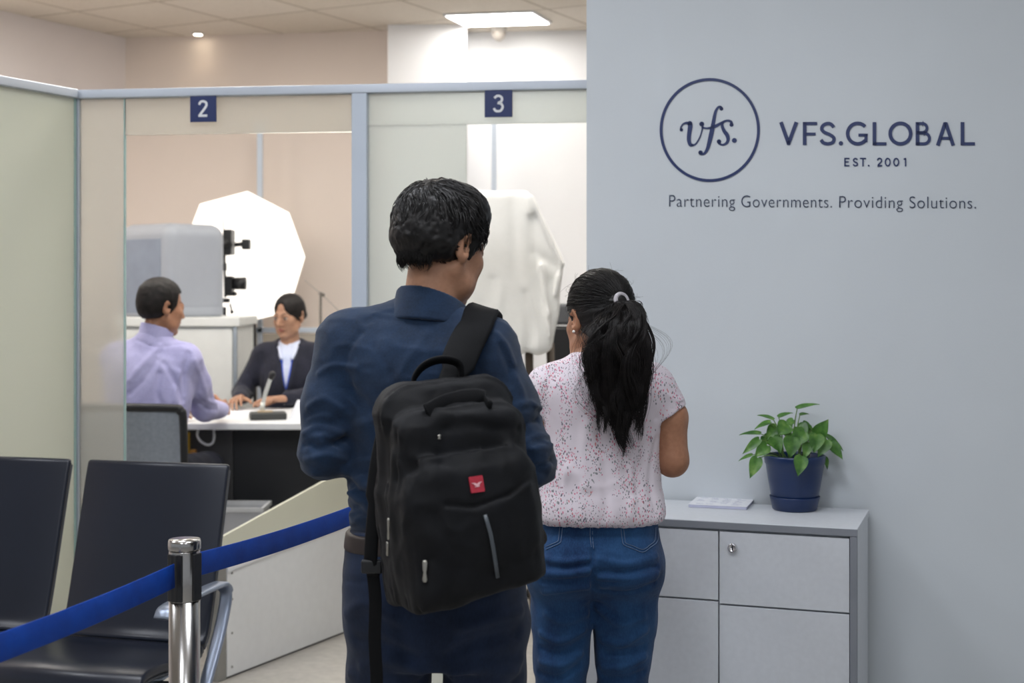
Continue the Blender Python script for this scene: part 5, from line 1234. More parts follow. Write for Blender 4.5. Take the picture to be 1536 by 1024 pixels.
# reflective strip and zip pulls
bm = nb(); pts = [bsurf(x, y)[0] + bsurf(x, y)[1] * .002 for x, y in ((727, 772), (731, 785), (735, 800), (739, 820), (743, 845), (746, 866))]; band(bm, pts, Vector(xA), .0075, .003); obj('reflective_strip', bm, plain('grey_reflector', (74, 80, 86), .4), bag, True)
M_PULL = plain('zip_pull_metal', (168, 166, 158), .35, .9)
def pull(x, y0, y1, w=.009):
    (a, ga), (b, gb) = bsurf(x, y0), bsurf(x, y1); g = ga.lerp(gb, .5).normalized(); a = a + g * .006; b = b + g * .006; d = (b - a).normalized(); wd = d.cross(g)
    bm = nb(); band(bm, [a, a.lerp(b, .12), a.lerp(b, .45), a.lerp(b, .55), a.lerp(b, .9), b], wd, [w * .7, w, w * .8, w * .55, w, w * .6], .004); obj('zip_pull', bm, M_PULL, bag, True)
pull(638.5, 839, 872); pull(587, 776, 808, .007); pull(586, 812, 832, .009); pull(657, 652, 659, .007); 
# compression flap near the top
bm = nb(); pts = []
for x, y in ((640, 620), (670, 606), (700, 598), (722, 600), (735, 612)):
    a, g = bsurf(x, y); pts.append(a + g * .005)
band(bm, [Vector(v) for v in spline(pts, 20)], Vector(zA), [.03] * 8 + [.034] * 8 + [.02] * 4, .007); obj('top_flap', bm, M_WEB, bag, True)
# carry handle
bm = nb(); hp = [at(x, y, 2.91 + dy) - MO for x, y, dy in ((618, 590, -.20), (622, 566, -.205), (638, 547, -.21), (664, 539, -.21), (688, 546, -.20), (693, 572, -.19))]
band(bm, [Vector(v) for v in spline(hp, 30)], (.15, -.8, .5), .026, .009); obj('carry_handle', bm, M_WEB, pack, True)
# shoulder strap over the right shoulder
raw = [(.030, -.205, 1.285), (.062, -.150, 1.375), (.088, -.100, 1.425), (.099, -.045, 1.445), (.098, .02, 1.43), (.092, .09, 1.37), (.09, .13, 1.26), (.11, .14, 1.14), (.165, .09, 1.03), (.215, -.02, .995), (.20, -.12, .985)]
sp_, wd = [], []
for v in spline(raw, 56):
    w_ = np.array((.96, .24, .10)) * .030; a_, b_ = Fs.push(v - w_, .0115), Fs.push(v + w_, .0115); sp_.append(Vector((a_ + b_) / 2)); wd.append(Vector(b_ - a_))
bm = nb(); band(bm, sp_, wd, [.050] * 4 + [.068] * 30 + [.045] * 8 + [.026] * 14, .011); obj('shoulder_strap', bm, M_WEB, pack, True)
# unused left strap hanging loose
lp_ = [at(x, y, 2.91 + dy) - MO for x, y, dy in ((610, 592, -.20), (588, 622, -.215), (571, 690, -.225), (561, 770, -.225), (556, 838, -.22), (560, 862, -.215))]
bm = nb(); band(bm, [Vector(v) for v in spline(lp_, 40)], (.85, -.5, .0), [.045] * 22 + [.030] * 18, .010); obj('loose_strap', bm, M_WEB, pack, True)
tl_ = [at(x, y, 2.91 + dy) - MO for x, y, dy in ((558, 850, -.215), (563, 900, -.21), (562, 960, -.205), (565, 1020, -.20), (563, 1080, -.20), (570, 1130, -.20))]
bm = nb(); band(bm, [Vector(v) for v in spline(tl_, 40)], (1, -.2, 0), .025, .0035); obj('strap_tail', bm, M_WEB, pack, True)
c_ = at(557, 850, 2.69) - MO; bm = nb(); box(bm, (c_.x - .019, c_.y - .008, c_.z - .012), (c_.x + .021, c_.y + .006, c_.z + .014)); obj('buckle', bm, M_BLACK, pack, bevel=.004)
bm = nb(); band(bm, [at(560, 852, 2.70) - MO, at(585, 846, 2.71) - MO, at(612, 842, 2.715) - MO], (0, .2, 1), .026, .004); obj('lower_strap', bm, M_WEB, pack, True)
del Fp, Fj, Fh, Fc, Fl
# ------------------------------------------------------------------ woman with the ponytail
wom = thing('person', 'woman with long black ponytail in pink floral blouse and blue jeans standing back turned', 'person', (0.2227, 3.60, 0)); WO = Vector(wom.location)
WR_, WT, WS = rotz(math.radians(26)) @ rotx(math.radians(-6)), (-.003, .018, 1.418), .965
def wtorso(Fd, i=0.0):
    Fd.loft([(.885, -.006, .0, .150 + i, .115 + i), (.93, -.006, .0, .148 + i, .112 + i), (1.02, -.004, .0, .138 + i, .104 + i), (1.12, -.002, -.002, .140 + i, .102 + i), (1.20, .0, -.004, .150 + i, .098 + i), (1.26, .002, -.004, .146 + i, .088 + i), (1.305, .002, .0, .110 + i, .070 + i), (1.335, .0, .004, .068 + i, .055 + i)], 2.2, k=0)
Fb = Field((-.27, -.19, -.002), (.27, .36, 1.60), .0052)
wtorso(Fb, -.004)
for sx, hx_ in ((1, .007), (-1, -.004)):
    S, E_, W_ = (sx * .130 + .004, .0, 1.240), (sx * .180 + .002, -.008, 1.062), (sx * .105, .20, 1.085)
    Fb.ell((sx * .115 + .004, 0, 1.236), (.042, .042, .042), k=.04)
    Fb.chain([S, (sx * .172 + .003, .0, 1.17), E_], [.040, .0445, .040], k=.02); Fb.chain([E_, (sx * .16, .09, 1.066), W_], [.040, .037, .024], k=.015)
    hand(Fb, W_, (-sx * .55, .8, .12), (-sx * .2, .1, -1) if sx < 0 else (-.6, -.2, .6), (-sx * .8, -.5, .2), (.45, .5, .55, .6), .92)
Fb.loft([(.735, -.016, 0, .10, .08), (.80, -.010, 0, .130, .10), (.9, -.006, 0, .128, .098)], 2.2, k=.03)
for x, k2, fx in ((-.094, -.097, -.100), (.066, .060, .060)):
    Fb.chain([(x, 0, .74), (k2, .01, .43), (fx, -.01, .075)], [.056, .044, .034], k=.008); Fb.chain([(fx, -.02, .045), (fx + (fx - k2) + .0, .12, .03)], [.032, .025], k=.03)
Fb.cone((.0, .0, 1.30), (.002, .012, 1.41), .050, .048, k=.03)
head(Fb, WR_, WT, WS, True)
Fb.mesh('body', M_SKIN, wom, 1, head_color(WR_, WT, WS, (158, 112, 86), (150, 84, 78), True)); del Fb
# blouse
Fs2 = Field((-.26, -.20, .86), (.27, .18, 1.37), .0042)
Fs2.loft([(.911, -.006, -.002, .160, .126), (.922, -.006, -.003, .171, .136), (.948, -.006, -.003, .172, .135), (1.01, -.005, -.002, .160, .122), (1.10, -.002, -.002, .151, .112), (1.20, .002, -.004, .156, .106), (1.25, .004, -.004, .148, .096), (1.295, .003, .0, .112, .078), (1.332, .001, .006, .070, .060), (1.343, .0, .008, .060, .054)], 2.25, k=0)
for sx in (1, -1):
    Fs2.ell((sx * .120 + .004, 0, 1.250), (.056, .058, .054), k=.05)
    Fq = Field((-.26, -.20, .86), (.27, .18, 1.37), .0042); Fq.cone((sx * .136 + .002, 0, 1.246), (sx * .180 + .004, -.002, 1.150), .055, .0545, k=0); Fq.half((sx * .180 + .002, 0, 1.184), (sx * .46, 0, -.87)); Fs2.d = smin(Fs2.d, Fq.d, .012)
    Fs2.half((sx * .176 + .004, 0, 1.196), (sx * .30, 0, -1), k=.0) if False else None
    Fs2.fold([(sx * .222 + .004, 0, 1.222), (sx * .19, -.055, 1.20), (sx * .150, -.045, 1.182)], .003, .003)
Fs2.cone((0, .01, 1.33), (0, .01, 1.40), .054, .054, k=.004, op='sub')
Fs2.wrinkle(.0035, 9, 22, (1.3, 1.3, .8)); Fs2.wrinkle(.0012, 26, 25)
def gath(P):
    a = np.arctan2(P[:, 1], P[:, 0] + .006); return .0012 * np.sin(a * 40 + 3 * vnoise(P, 12, 4)) * np.clip((.965 - P[:, 2]) / .05, 0, 1)
Fs2.ripple(gath)
for pts, w, d in (([(985, 560), (970, 600), (965, 640)], .010, .007), ([(990, 575), (980, 610), (984, 628)], .006, .008), ([(1000, 590), (1010, 598), (1026, 598)], .006, -.004), ([(975, 640), (960, 690), (955, 740)], .012, .006), ([(830, 560), (815, 600), (812, 650)], .012, .006), ([(850, 700), (845, 740), (850, 775)], .010, -.005), ([(905, 700), (910, 740), (908, 778)], .010, .005), ([(945, 700), (950, 740), (946, 775)], .009, -.005), ([(985, 660), (975, 720), (985, 770)], .009, .006), ([(880, 640), (875, 690), (880, 730)], .013, -.004), ([(800, 560), (820, 548), (850, 545)], .010, -.004), ([(985, 545), (965, 560), (955, 585)], .010, -.005)):
    pfold(Fs2, WO, pts, w, d, 3.0)
def floral():
    m = N('floral_cotton'); nz = m.noise(55, 2); v = m.n('VectorMath', operation='MULTIPLY_ADD'); m.l(nz.outputs['Color'], v.inputs[0]); v.inputs[1].default_value = (.006,) * 3; m.l(m.map((1.25, .6, .75)), v.inputs[2])
    base = m.ramp(m.noise(6, 4).outputs['Fac'], [(.3, rgb(204, 195, 203)), (.7, rgb(220, 211, 219))]); col = base
    for sc, thr, msk, stops, off in ((150, .36, .50, [(0, rgb(196, 70, 112)), (.22, rgb(70, 78, 84)), (.42, rgb(214, 118, 146)), (.56, rgb(52, 48, 72)), (.72, rgb(190, 84, 84)), (.86, rgb(104, 120, 112))], 0), (205, .34, .48, [(0, rgb(84, 92, 92)), (.3, rgb(206, 92, 130)), (.55, rgb(64, 58, 84)), (.8, rgb(170, 110, 130))], 3.3)):
        mp = m.n('Mapping'); m.l(v.outputs[0], mp.inputs['Vector']); mp.inputs['Location'].default_value = (off, off, off); mp.inputs['Rotation'].default_value = (0, .5 + off, .2)
        vo = m.n('TexVoronoi'); m.l(mp.outputs[0], vo.inputs['Vector']); vo.inputs['Scale'].default_value = sc
        cs = m.n('SeparateColor'); m.l(vo.outputs['Color'], cs.inputs[0])
        cl = m.noise(19, 2, mp.outputs[0]); f = m.math('MULTIPLY', m.math('LESS_THAN', vo.outputs['Distance'], thr), m.math('GREATER_THAN', cl.outputs['Fac'], msk)); f = m.math('MULTIPLY', f, m.math('GREATER_THAN', cs.outputs[1], .22))
        col = m.mix(m.math('MULTIPLY', f, .74), col, m.ramp(cs.outputs[0], stops, 'CONSTANT'))
    w = m.n('TexWave'); m.l(m.co, w.inputs['Vector']); w.inputs['Scale'].default_value = 500
    m.pbsdf(col, .85, 0, m.bump(w.outputs['Fac'], .15, .0005, m.bump(m.noise(50, 3).outputs['Fac'], .25, .002)), .25, Sheen_Weight=.1); return m.m
blouse = Fs2.mesh('blouse', floral(), wom, 2)
# jeans
Fj = Field((-.22, -.20, .03), (.20, .18, .965), .0048)
Fj.loft([(.725, -.016, 0, .110, .080), (.76, -.014, -.010, .150, .118), (.80, -.010, -.014, .160, .134), (.85, -.007, -.012, .158, .130), (.90, -.006, -.004, .151, .116), (.95, -.006, 0, .146, .112)], 2.3, k=0)
for s, x, kx, fx, cx2 in ((-1, -.093, -.098, -.102, -.1), (1, .064, .058, .060, .07)):
    Fj.ell((x + .012 * s, -.040, .79), (.078, .088, .075), k=.04)
    Fj.chain([(x, 0, .745), (x * .98, .0, .66), (kx, .006, .56), (kx, .012, .45), (fx, .0, .25), (fx, -.012, .07)], [.084, .074, .063, .057, .058, .062], k=.045)
Fj.cone((-.019, -.150, .80), (-.019, -.085, .665), .006, .010, k=.020, op='sub'); Fj.cone((-.019, 0, .50), (-.019, 0, .655), .010, .004, k=.010, op='sub', sq=((0, 1, 0), 14))
for pts, w, d in (([(812, 836), (845, 842), (882, 838)], .007, -.007), ([(812, 848), (845, 852), (882, 846)], .006, .008), ([(815, 860), (850, 862), (884, 856)], .007, -.008), ([(812, 872), (850, 872), (884, 868)], .006, .008), ([(815, 888), (850, 884), (884, 880)], .007, -.006),
                  ([(898, 838), (940, 846), (985, 834)], .007, -.007), ([(898, 856), (940, 858), (986, 850)], .006, .009), ([(898, 866), (945, 868), (986, 860)], .007, -.008), ([(900, 886), (945, 888), (982, 876)], .006, .009), ([(902, 878), (945, 876), (984, 866)], .006, -.006),
                  ([(812, 950), (840, 962), (875, 945)], .009, -.008), ([(812, 972), (840, 980), (872, 962)], .008, .008), ([(812, 992), (842, 998), (870, 980)], .009, -.009), ([(810, 1010), (840, 1016), (866, 1000)], .008, .008), ([(905, 960), (935, 965), (968, 945)], .009, -.008), ([(908, 980), (935, 978), (966, 970)], .008, .008), ([(905, 1000), (935, 1000), (966, 985)], .009, -.009), ([(905, 1016), (935, 1018), (966, 1008)], .008, .008),
                  ([(820, 920), (845, 932), (880, 920)], .010, -.005), ([(896, 910), (930, 935), (965, 925)], .010, -.006), ([(889, 790), (889, 815), (890, 832)], .004, .004), ([(890, 826), (889, 870), (888, 925)], .006, .018)):
    pfold(Fj, WO, pts, w * .8, d * (2.1 if w < .015 and abs(d) < .015 else 1.0), 3.0)
for x in (-.10, .06):
    for z, d in ((.40, -.008), (.37, .008), (.33, -.008), (.18, -.010), (.145, .009), (.11, -.010)): Fj.fold([(x - .06, -.04, z + .01), (x, -.07, z - .006), (x + .06, -.04, z + .008)], .010, d)
Fj.wrinkle(.0022, 12, 41, (1, 1, 1.5))
M_JEAN2 = fabric('blue_denim', (14, 42, 80), (40, 80, 124), .9, 900, .35, 9, stretch=(1, 1, .4), sheen=.08)
jn = Fj.mesh('jeans', M_JEAN2, wom, 1)
M_ST = plain('denim_thread', (96, 116, 146), .7)
def stitch(name, pxs, r=.0009, out=.0012):
    P = [Vector(surf(Fj, WO, x, y, 3.0, out)[0]) for x, y in spl2(pxs, max(8, len(pxs) * 6))]; bm = nb(); tube(bm, P, r, 5); obj(name, bm, M_ST, jn, True)
for o_ in (0, 4):
    stitch('pocket_stitching', [(931 + o_, 790), (933 + o_, 808), (936 + o_ * .7, 817 - o_ * .6), (950, 823 - o_), (964, 828 - o_), (975, 821 - o_), (986 - o_, 811 - o_ * .4), (987 - o_, 790)])
    stitch('pocket_stitching', [(844 - o_, 790), (842 - o_, 808), (840 - o_, 814 - o_ * .5), (828, 820 - o_), (819, 824 - o_)])
stitch('seam_stitching', [(889, 790), (889, 808), (891, 826)]); stitch('seam_stitching', [(885, 790), (885, 806), (887, 820)])
for x, yw in ((-.100, .15), (.062, -.15)):
    bm = nb(); shoe(bm, x, .0, yw, L=.235); o = obj('shoe', bm, plain('grey_shoe', (92, 90, 92), .6), wom, True); sd = o.modifiers.new('s', 'SUBSURF'); sd.levels = sd.render_levels = 2
# hair
Wt = np.array(WT)
def WH(L): return (np.asarray(L) * WS) @ WR_.T + Wt
Fh = Field((-.12, -.15, 1.32), (.13, .13, 1.58), .0034); Fh.xf(WR_, WT, WS)
Fh.ell(HC, HR + .0095, k=0); Fh.ell((0, -.040, .0), (.068, .072, .066), k=.03)
Fh.ell((0, .120, -.010), (.085, .062, .090), k=.012, op='sub'); Fh.ell((0, .112, .058), (.030, .040, .050), k=.012, op='sub')
for s in (-1, 1): Fh.ell((s * .090, -.006, -.030), (.030, .026, .048), k=.008, op='sub')
Fh.half((0, -.06, -.062), (0, .35, -1), k=.012); Fh.ell((0, -.108, .036), (.024, .022, .022), k=.02); Fh.xf()
tie = np.array((0, -.118, .036)); tdir = (tie - HC) / HR; tdir /= np.linalg.norm(tdir)
def comb(P):
    L = ((P - Wt) @ WR_) / WS; v = (L - HC) / HR; v /= np.linalg.norm(v, axis=1)[:, None]; a = np.cross(np.tile(tdir, (len(v), 1)), v); up = np.array((0, .3, 1.)); e1 = np.cross(tdir, up); e1 /= np.linalg.norm(e1); e2 = np.cross(e1, tdir)
    ph = np.arctan2(v @ e2, v @ e1); return -.0016 * vnoise(np.c_[ph * 14, (v @ tdir) * .8, 0 * ph], 1.0, 5) - .0010 * vnoise(np.c_[ph * 40, (v @ tdir) * 1.5, 0 * ph], 1.0, 9)
Fh.ripple(comb, .015)
hair = Fh.mesh('hair', M_HAIR, wom, 1)
def wkeep(v):
    p = HC + v * HR; return (p[:, 2] > -.035) & ~((p[:, 1] > .052) & (p[:, 2] < .075)) & ~((np.abs(p[:, 0]) > .045) & (p[:, 2] < .022) & (p[:, 1] > -.035))
V = scalp_points(1700, wkeep); Q = []; jit = RNG.uniform(-.0015, .0045, len(V)); cl = vnoise(V, 14, 6) * .0025
tj = tdir + RNG.normal(size=(len(V), 3)) * .05
for t in np.linspace(0, 1, 11):
    u = V * (1 - t) + tj * t; u /= np.linalg.norm(u, axis=1)[:, None]; Q.append(HC + u * (HR + (.0085 + (jit + cl) * math.sin(t * pi) + .006 * t * t)[:, None]))
strands('scalp_strands', WH(np.stack(Q, 1)), .00085, .0007, M_HAIR, hair)
# ponytail: clumped wavy strands
tw = WH(tie); cen = np.array([tw, tw + (.012, -.030, -.006), (.046, -.150, 1.405), (.034, -.160, 1.335), (.034, -.152, 1.25), (.044, -.146, 1.165), (.052, -.144, 1.085)])
wid = np.array([.011, .020, .050, .066, .060, .044, .018]); NC = 105; M_ = 26; Q = []; R0 = []
C = spline(np.c_[cen, wid, np.array([.010, .016, .026, .026, .022, .018, .010])], M_)
for c in range(NC):
    u, v = RNG.uniform(-1, 1), RNG.uniform(-1, 1); u = math.copysign(abs(u) ** .85, u); end = 1 - .38 * RNG.uniform(0, 1) ** 1.2 - .14 * abs(u); ph, ph2 = RNG.uniform(0, 6.3, 2); am = RNG.uniform(.005, .019); fr_ = RNG.uniform(1.2, 3.2); stray = RNG.uniform(0, 1) < .20; kx_ = RNG.uniform(1.15, 1.55) if stray else 1.0; am *= 1.5 if stray else 1
    for k in range(9 if stray else 58):
        du, dv = RNG.normal(0, .058, 2) * (1.8 if stray else 1); e = end * RNG.uniform(.93, 1.03); T_ = np.linspace(0, min(e, 1.0), M_) * (M_ - 1); i0 = np.minimum(T_.astype(int), M_ - 2); f_ = (T_ - i0)[:, None]; B = C[i0] * (1 - f_) + C[i0 + 1] * f_; tt = T_ / (M_ - 1); env = np.clip(tt / .25, 0, 1)
        x = B[:, 0] + (u * kx_ + du * (1 + tt)) * B[:, 3] + env * am * np.sin(fr_ * tt * 6.28 + ph + du * 3); y = B[:, 1] + (v + dv) * B[:, 4] + env * am * .6 * np.sin(fr_ * 1.3 * tt * 6.28 + ph2); z = B[:, 2] + env * .004 * np.sin(tt * 20 + ph)
        Q.append(np.c_[x, y, z]); R0.append(.00048 if stray else RNG.uniform(.0006, .00095))
strands('ponytail', np.stack(Q), np.array(R0), .35, hair_mat('long_black_hair', (25, 22, 22), .36), hair)
Q = []
for k in range(150):   # flyaway hairs at the sides and around the crown
    v = scalp_points(1, wkeep)[0]; p = HC + v * (HR + .009); d = RNG.normal(size=3) * .5 + v * .5 + (0, -.5, -.4); d /= np.linalg.norm(d); L_ = RNG.uniform(.012, .035); b = RNG.normal(size=3) * .010
    Q.append([WH(p + d * L_ * t + b * t * t + v * .004 * math.sin(t * pi)) for t in np.linspace(0, 1, 11)])
strands('flyaway_hairs', np.array(Q), .00035, .0002, M_HAIR, hair)
bm = nb(); R1 = []; ax_ = Vector(WR_ @ np.array((0.05, -.85, .15))).normalized(); e1 = ax_.orthogonal().normalized(); e2 = ax_.cross(e1); ct = Vector(tw) + ax_ * .006
tube(bm, [ct + (e1 * math.cos(a) + e2 * math.sin(a)) * .0165 for a in np.linspace(0, 2 * pi, 33)], .0058, 10, False); obj('hair_tie', bm, plain('grey_hair_tie', (170, 166, 170), .7, var=.15, nscale=150, bump=.4), hair, True)
ep = WH((-.0835, -.014, -.033)); bm = nb(); bmesh.ops.create_uvsphere(bm, u_segments=14, v_segments=10, radius=.0038, matrix=Matrix.Translation(Vector(ep))); obj('earring', bm, plain('pearl', (232, 226, 220), .2), wom, True)
del Fj, Fh, Fs2
# ------------------------------------------------------------------ man in lilac at the desk
sm = thing('person', 'man in lilac shirt seated with his back turned at the service desk', 'person', (-1.509, 6.10, 0)); SO2 = Vector(sm.location)
R3, T3 = rotz(math.radians(-47)) @ rotx(math.radians(-8)), (.004, .004, 1.413)
def storso(Fd, i=0.0):
    Fd.loft([(.67, -.062, .01, .145 + i, .125 + i), (.76, -.060, .01, .152 + i, .126 + i), (.9, -.050, .0, .160 + i, .124 + i), (1.02, -.042, -.005, .178 + i, .122 + i), (1.12, -.044, -.006, .184 + i, .116 + i), (1.19, -.043, -.004, .170 + i, .10 + i), (1.235, -.038, -.002, .125 + i, .08 + i), (1.275, -.030, .0, .075 + i, .062 + i), (1.30, -.026, .0, .060 + i, .055 + i)], 2.3, k=0)
    Fd.cone((-.04, 0, 1.255), (-.165, .02, 1.205), .055 + i, .052 + i, k=.04); Fd.cone((-.02, 0, 1.255), (.085, .0, 1.205), .055 + i, .052 + i, k=.04)
    Fd.ell((-.185, .02, 1.19), (.062 + i,) * 3, k=.05); Fd.ell((.108, .0, 1.19), (.062 + i,) * 3, k=.05)
SLs, ELs, WLs = (-.195, .025, 1.185), (-.235, .20, .965), (-.085, .43, .934)
SRs, ERs, WRs = (.118, .0, 1.185), (.150, .19, .962), (.172, .435, .934)
Fb = Field((-.32, -.18, -.002), (.28, .70, 1.58), .0062)
storso(Fb, -.012)
for a, b, c in ((SLs, ELs, WLs), (SRs, ERs, WRs)): Fb.chain([a, b, c], [.045, .040, .028], k=.03)
hand(Fb, (-.078, .445, .936), (.45, .9, -.05), (0, 0, -1), (1, -.3, 0), (.25, .3, .35, .4), 1.0); hand(Fb, (.173, .45, .942), (.05, 1, -.05), (-1, 0, -.35), (0, .1, 1), (.7, .75, .8, .85), 1.0)
for x, kx in ((-.12, -.17), (.05, .115)): Fb.chain([(x, .02, .70), (kx, .43, .665), (kx, .38, .10)], [.072, .056, .042], k=.03); Fb.chain([(kx, .38, .055), (kx, .50, .035)], [.036, .026], k=.02)
Fb.cone((-.028, -.004, 1.24), (-.002, .004, 1.40), .056, .053, k=.03)
head(Fb, R3, T3, 1.0)
Fb.mesh('body', M_SKIN, sm, 1, head_color(R3, T3, 1.0, (166, 120, 94), (140, 92, 80), False)); del Fb
Fh = Field((-.13, -.14, 1.32), (.14, .15, 1.58), .0042); Fh.xf(R3, T3)
Fh.ell(HC, HR + .0085, k=0); Fh.ell((0, -.034, -.006), (.070, .074, .064), k=.03)
Fh.box((0, .150, .0), (.2, .108, .068), .02, k=.012, op='sub')
for s in (-1, 1): Fh.ell((s * .086, -.008, -.018), (.024, .028, .040), k=.008, op='sub'); Fh.ell((s * .080, .055, -.055), (.04, .036, .075), k=.01, op='sub')
Fh.half((0, -.06, -.058), (0, .25, -1), k=.008); Fh.xf(); Fh.wrinkle(.0018, 70, 3, (1, 1, .5))
Fh.mesh('hair', M_HAIR2, sm, 1)
Fs3 = Field((-.32, -.19, .62), (.27, .50, 1.36), .0052)
storso(Fs3, 0.0)
Fs3.chain([SLs, ELs], [.064, .053], k=.03); Fs3.chain([ELs, WLs], [.053, .037], k=.02); Fs3.chain([SRs, (.140, .09, 1.075), ERs], [.063, .056, .054], k=.03); Fs3.chain([ERs, WRs], [.054, .038], k=.02)
Fs3.wrinkle(.0040, 9, 51, (1, 1, 1)); Fs3.wrinkle(.0015, 24, 55)
for pts, w, d in (([(275, 600), (262, 570), (246, 545)], .010, .009), ([(270, 560), (262, 590), (268, 610)], .010, -.007), ([(195, 570), (215, 545), (240, 520)], .012, -.007), ([(195, 590), (215, 570), (235, 540)], .010, .006), ([(240, 560), (236, 590), (245, 610)], .010, .007), ([(283, 530), (275, 560), (276, 590)], .008, .010), ([(292, 540), (305, 575), (312, 605)], .010, -.005), ([(300, 590), (310, 600), (325, 605)], .007, -.007), ([(300, 606), (312, 614), (326, 615)], .006, .007), ([(205, 510), (235, 520), (275, 515)], .005, .004)):
    pfold(Fs3, SO2, pts, w, d * 1.6, 5.3)
M_LIL = fabric('lilac_cloth', (166, 164, 208), (190, 188, 228), .85, 600, .2, 8, sheen=.15)
sh3 = Fs3.mesh('shirt', M_LIL, sm, 1)
Fc = Field((-.13, -.10, 1.24), (.09, .10, 1.40), .004); Fc.xf(rotx(-.06) @ roty(.17), (-.027, -.002, 1.25))
Fc.loft([(0, 0, 0, .082, .075), (.03, 0, 0, .073, .068), (.06, 0, .002, .072, .069), (.13, 0, .006, .070, .067)], 2, k=0); Fc.loft([(-.03, 0, 0, .074, .066), (.03, 0, 0, .063, .058), (.06, 0, .002, .064, .061), (.15, 0, .006, .062, .059)], 2, k=.003, op='sub')
Fc.xf(); Fc.half((-.06, -.05, 1.352), (.26, .18, 1), k=.003); Fc.mesh('collar', M_LIL, sh3, 2)
Fj = Field((-.28, -.17, .03), (.23, .62, .80), .0064)
Fj.loft([(.618, -.05, .02, .150, .13), (.66, -.05, .02, .168, .14), (.74, -.055, .01, .160, .134)], 2.3, k=0)
for x, kx in ((-.12, -.17), (.05, .115)): Fj.chain([(x, .02, .69), (kx, .43, .668), (kx, .42, .35), (kx, .38, .09)], [.088, .072, .062, .056], k=.03)
Fj.wrinkle(.004, 9, 61); Fj.mesh('trousers', plain('dark_trousers', (24, 28, 42), .85, var=.1), sm, 2)
for kx in (-.17, .115):
    bm = nb(); shoe(bm, kx, .385, 0, L=.25); o = obj('shoe', bm, M_BLACK, sm, True); sd = o.modifiers.new('s', 'SUBSURF'); sd.levels = sd.render_levels = 1

# ------------------------------------------------------------------ officer behind the desk
of = thing('person', 'woman in dark blazer with blue lanyard seated facing the camera behind the desk', 'person', (-1.214, 7.56, 0)); OO = Vector(of.location)
R4, T4, S4 = rotz(math.radians(154)) @ rotx(math.radians(-9)), (.029, .0, 1.345), .95
def otorso(Fd, i=0.0):
    Fd.loft([(.60, .03, .0, .15 + i, .12 + i), (.75, .03, .0, .135 + i, .108 + i), (.9, .03, -.005, .138 + i, .105 + i), (1.0, .03, -.012, .150 + i, .112 + i), (1.08, .03, -.006, .155 + i, .102 + i), (1.14, .03, .004, .142 + i, .086 + i), (1.185, .032, .012, .100 + i, .066 + i), (1.215, .033, .016, .060 + i, .052 + i)], 2.2, k=0)
    for sx in (-1, 1): Fd.cone((.03, .012, 1.175), (.03 + sx * .115, .008, 1.150), .050 + i, .046 + i, k=.04); Fd.ell((.03 + sx * .135, .006, 1.135), (.054 + i,) * 3, k=.04)
SRo, ERo, WRo = (-.115, .004, 1.13), (-.215, -.03, .935), (-.190, -.235, .928)
SLo_, ELo, WLo = (.175, .004, 1.13), (.225, -.05, .94), (.060, -.235, .927)
Fb = Field((-.32, -.50, -.002), (.30, .20, 1.49), .0040)
otorso(Fb, -.022)
for a, b, c in ((SRo, ERo, WRo), (SLo_, ELo, WLo)): Fb.chain([a, b, c], [.036, .034, .024], k=.03)
hand(Fb, (-.190, -.245, .930), (-.02, -1, -.06), (.3, 0, -1), (1, .1, .1), (.28, .34, .36, .4), .95, spread=.08); hand(Fb, (.050, -.245, .928), (-.85, -.5, -.02), (0, 0, -1), (-.3, .9, 0), (.22, .28, .3, .34), .95, spread=.06)
for x in (-.05, .11): Fb.chain([(x, .0, .67), (x * 1.3 - .02, -.42, .64), (x * 1.3 - .02, -.40, .09)], [.070, .052, .038], k=.03); Fb.chain([(x * 1.3 - .02, -.40, .05), (x * 1.3 - .02, -.49, .03)], [.034, .024], k=.02)
Fb.cone((.032, .016, 1.15), (.034, .012, 1.32), .047, .045, k=.025)
head(Fb, R4, T4, S4, True)
Fb.mesh('body', M_SKIN, of, 1, head_color(R4, T4, S4, (172, 132, 108), (160, 92, 86), True)); del Fb
T4a = np.array(T4); Fh = Field((-.10, -.13, 1.22), (.17, .16, 1.49), .0034); Fh.xf(R4, T4, S4)
Fh.ell(HC, HR + .0075, k=0); Fh.ell((0, -.040, .0), (.066, .070, .062), k=.03)
Fh.ell((0, .120, -.018), (.080, .066, .104), k=.008, op='sub'); Fh.ell((0, .106, .062), (.034, .042, .056), k=.012, op='sub')
for s in (-1, 1): Fh.ell((s * .090, -.004, -.036), (.030, .024, .046), k=.006, op='sub')
Fh.half((0, -.06, -.058), (0, .35, -1), k=.012); Fh.ell((0, -.118, -.012), (.036, .030, .034), k=.012)
Fh.fold([(0, .075, .105), (0, .03, .128), (0, -.03, .128)], .004, .003); Fh.xf(); Fh.wrinkle(.0010, 90, 3, (1, 1, 1)); Fh.mesh('hair', M_HAIR2, of, 1)
Fs4 = Field((-.16, -.16, .70), (.22, .14, 1.26), .0042); otorso(Fs4, -.012); Fs4.half((0, 0, .72), (0, 0, -1))
for sx in (-1, 1): Fs4.chain([(.033 + sx * .052, .02, 1.205), (.032 + sx * .046, -.052, 1.178), (.031 + sx * .028, -.092, 1.125)], [.012, .012, .009], k=.008)
Fs4.cone((.032, -.085, 1.24), (.032, -.112, 1.11), .050, .010, k=.006, op='sub'); Fs4.cone((.032, .01, 1.19), (.032, .008, 1.3), .049, .052, k=.004, op='sub'); Fs4.wrinkle(.002, 16, 71)
M_PALE = fabric('pale_blue_cloth', (190, 200, 226), (216, 222, 240), .8, 600, .2, 10, sheen=.1); Fs4.mesh('shirt', M_PALE, of, 2)
Fk = Field((-.31, -.34, .58), (.31, .17, 1.26), .0046); otorso(Fk, .004)
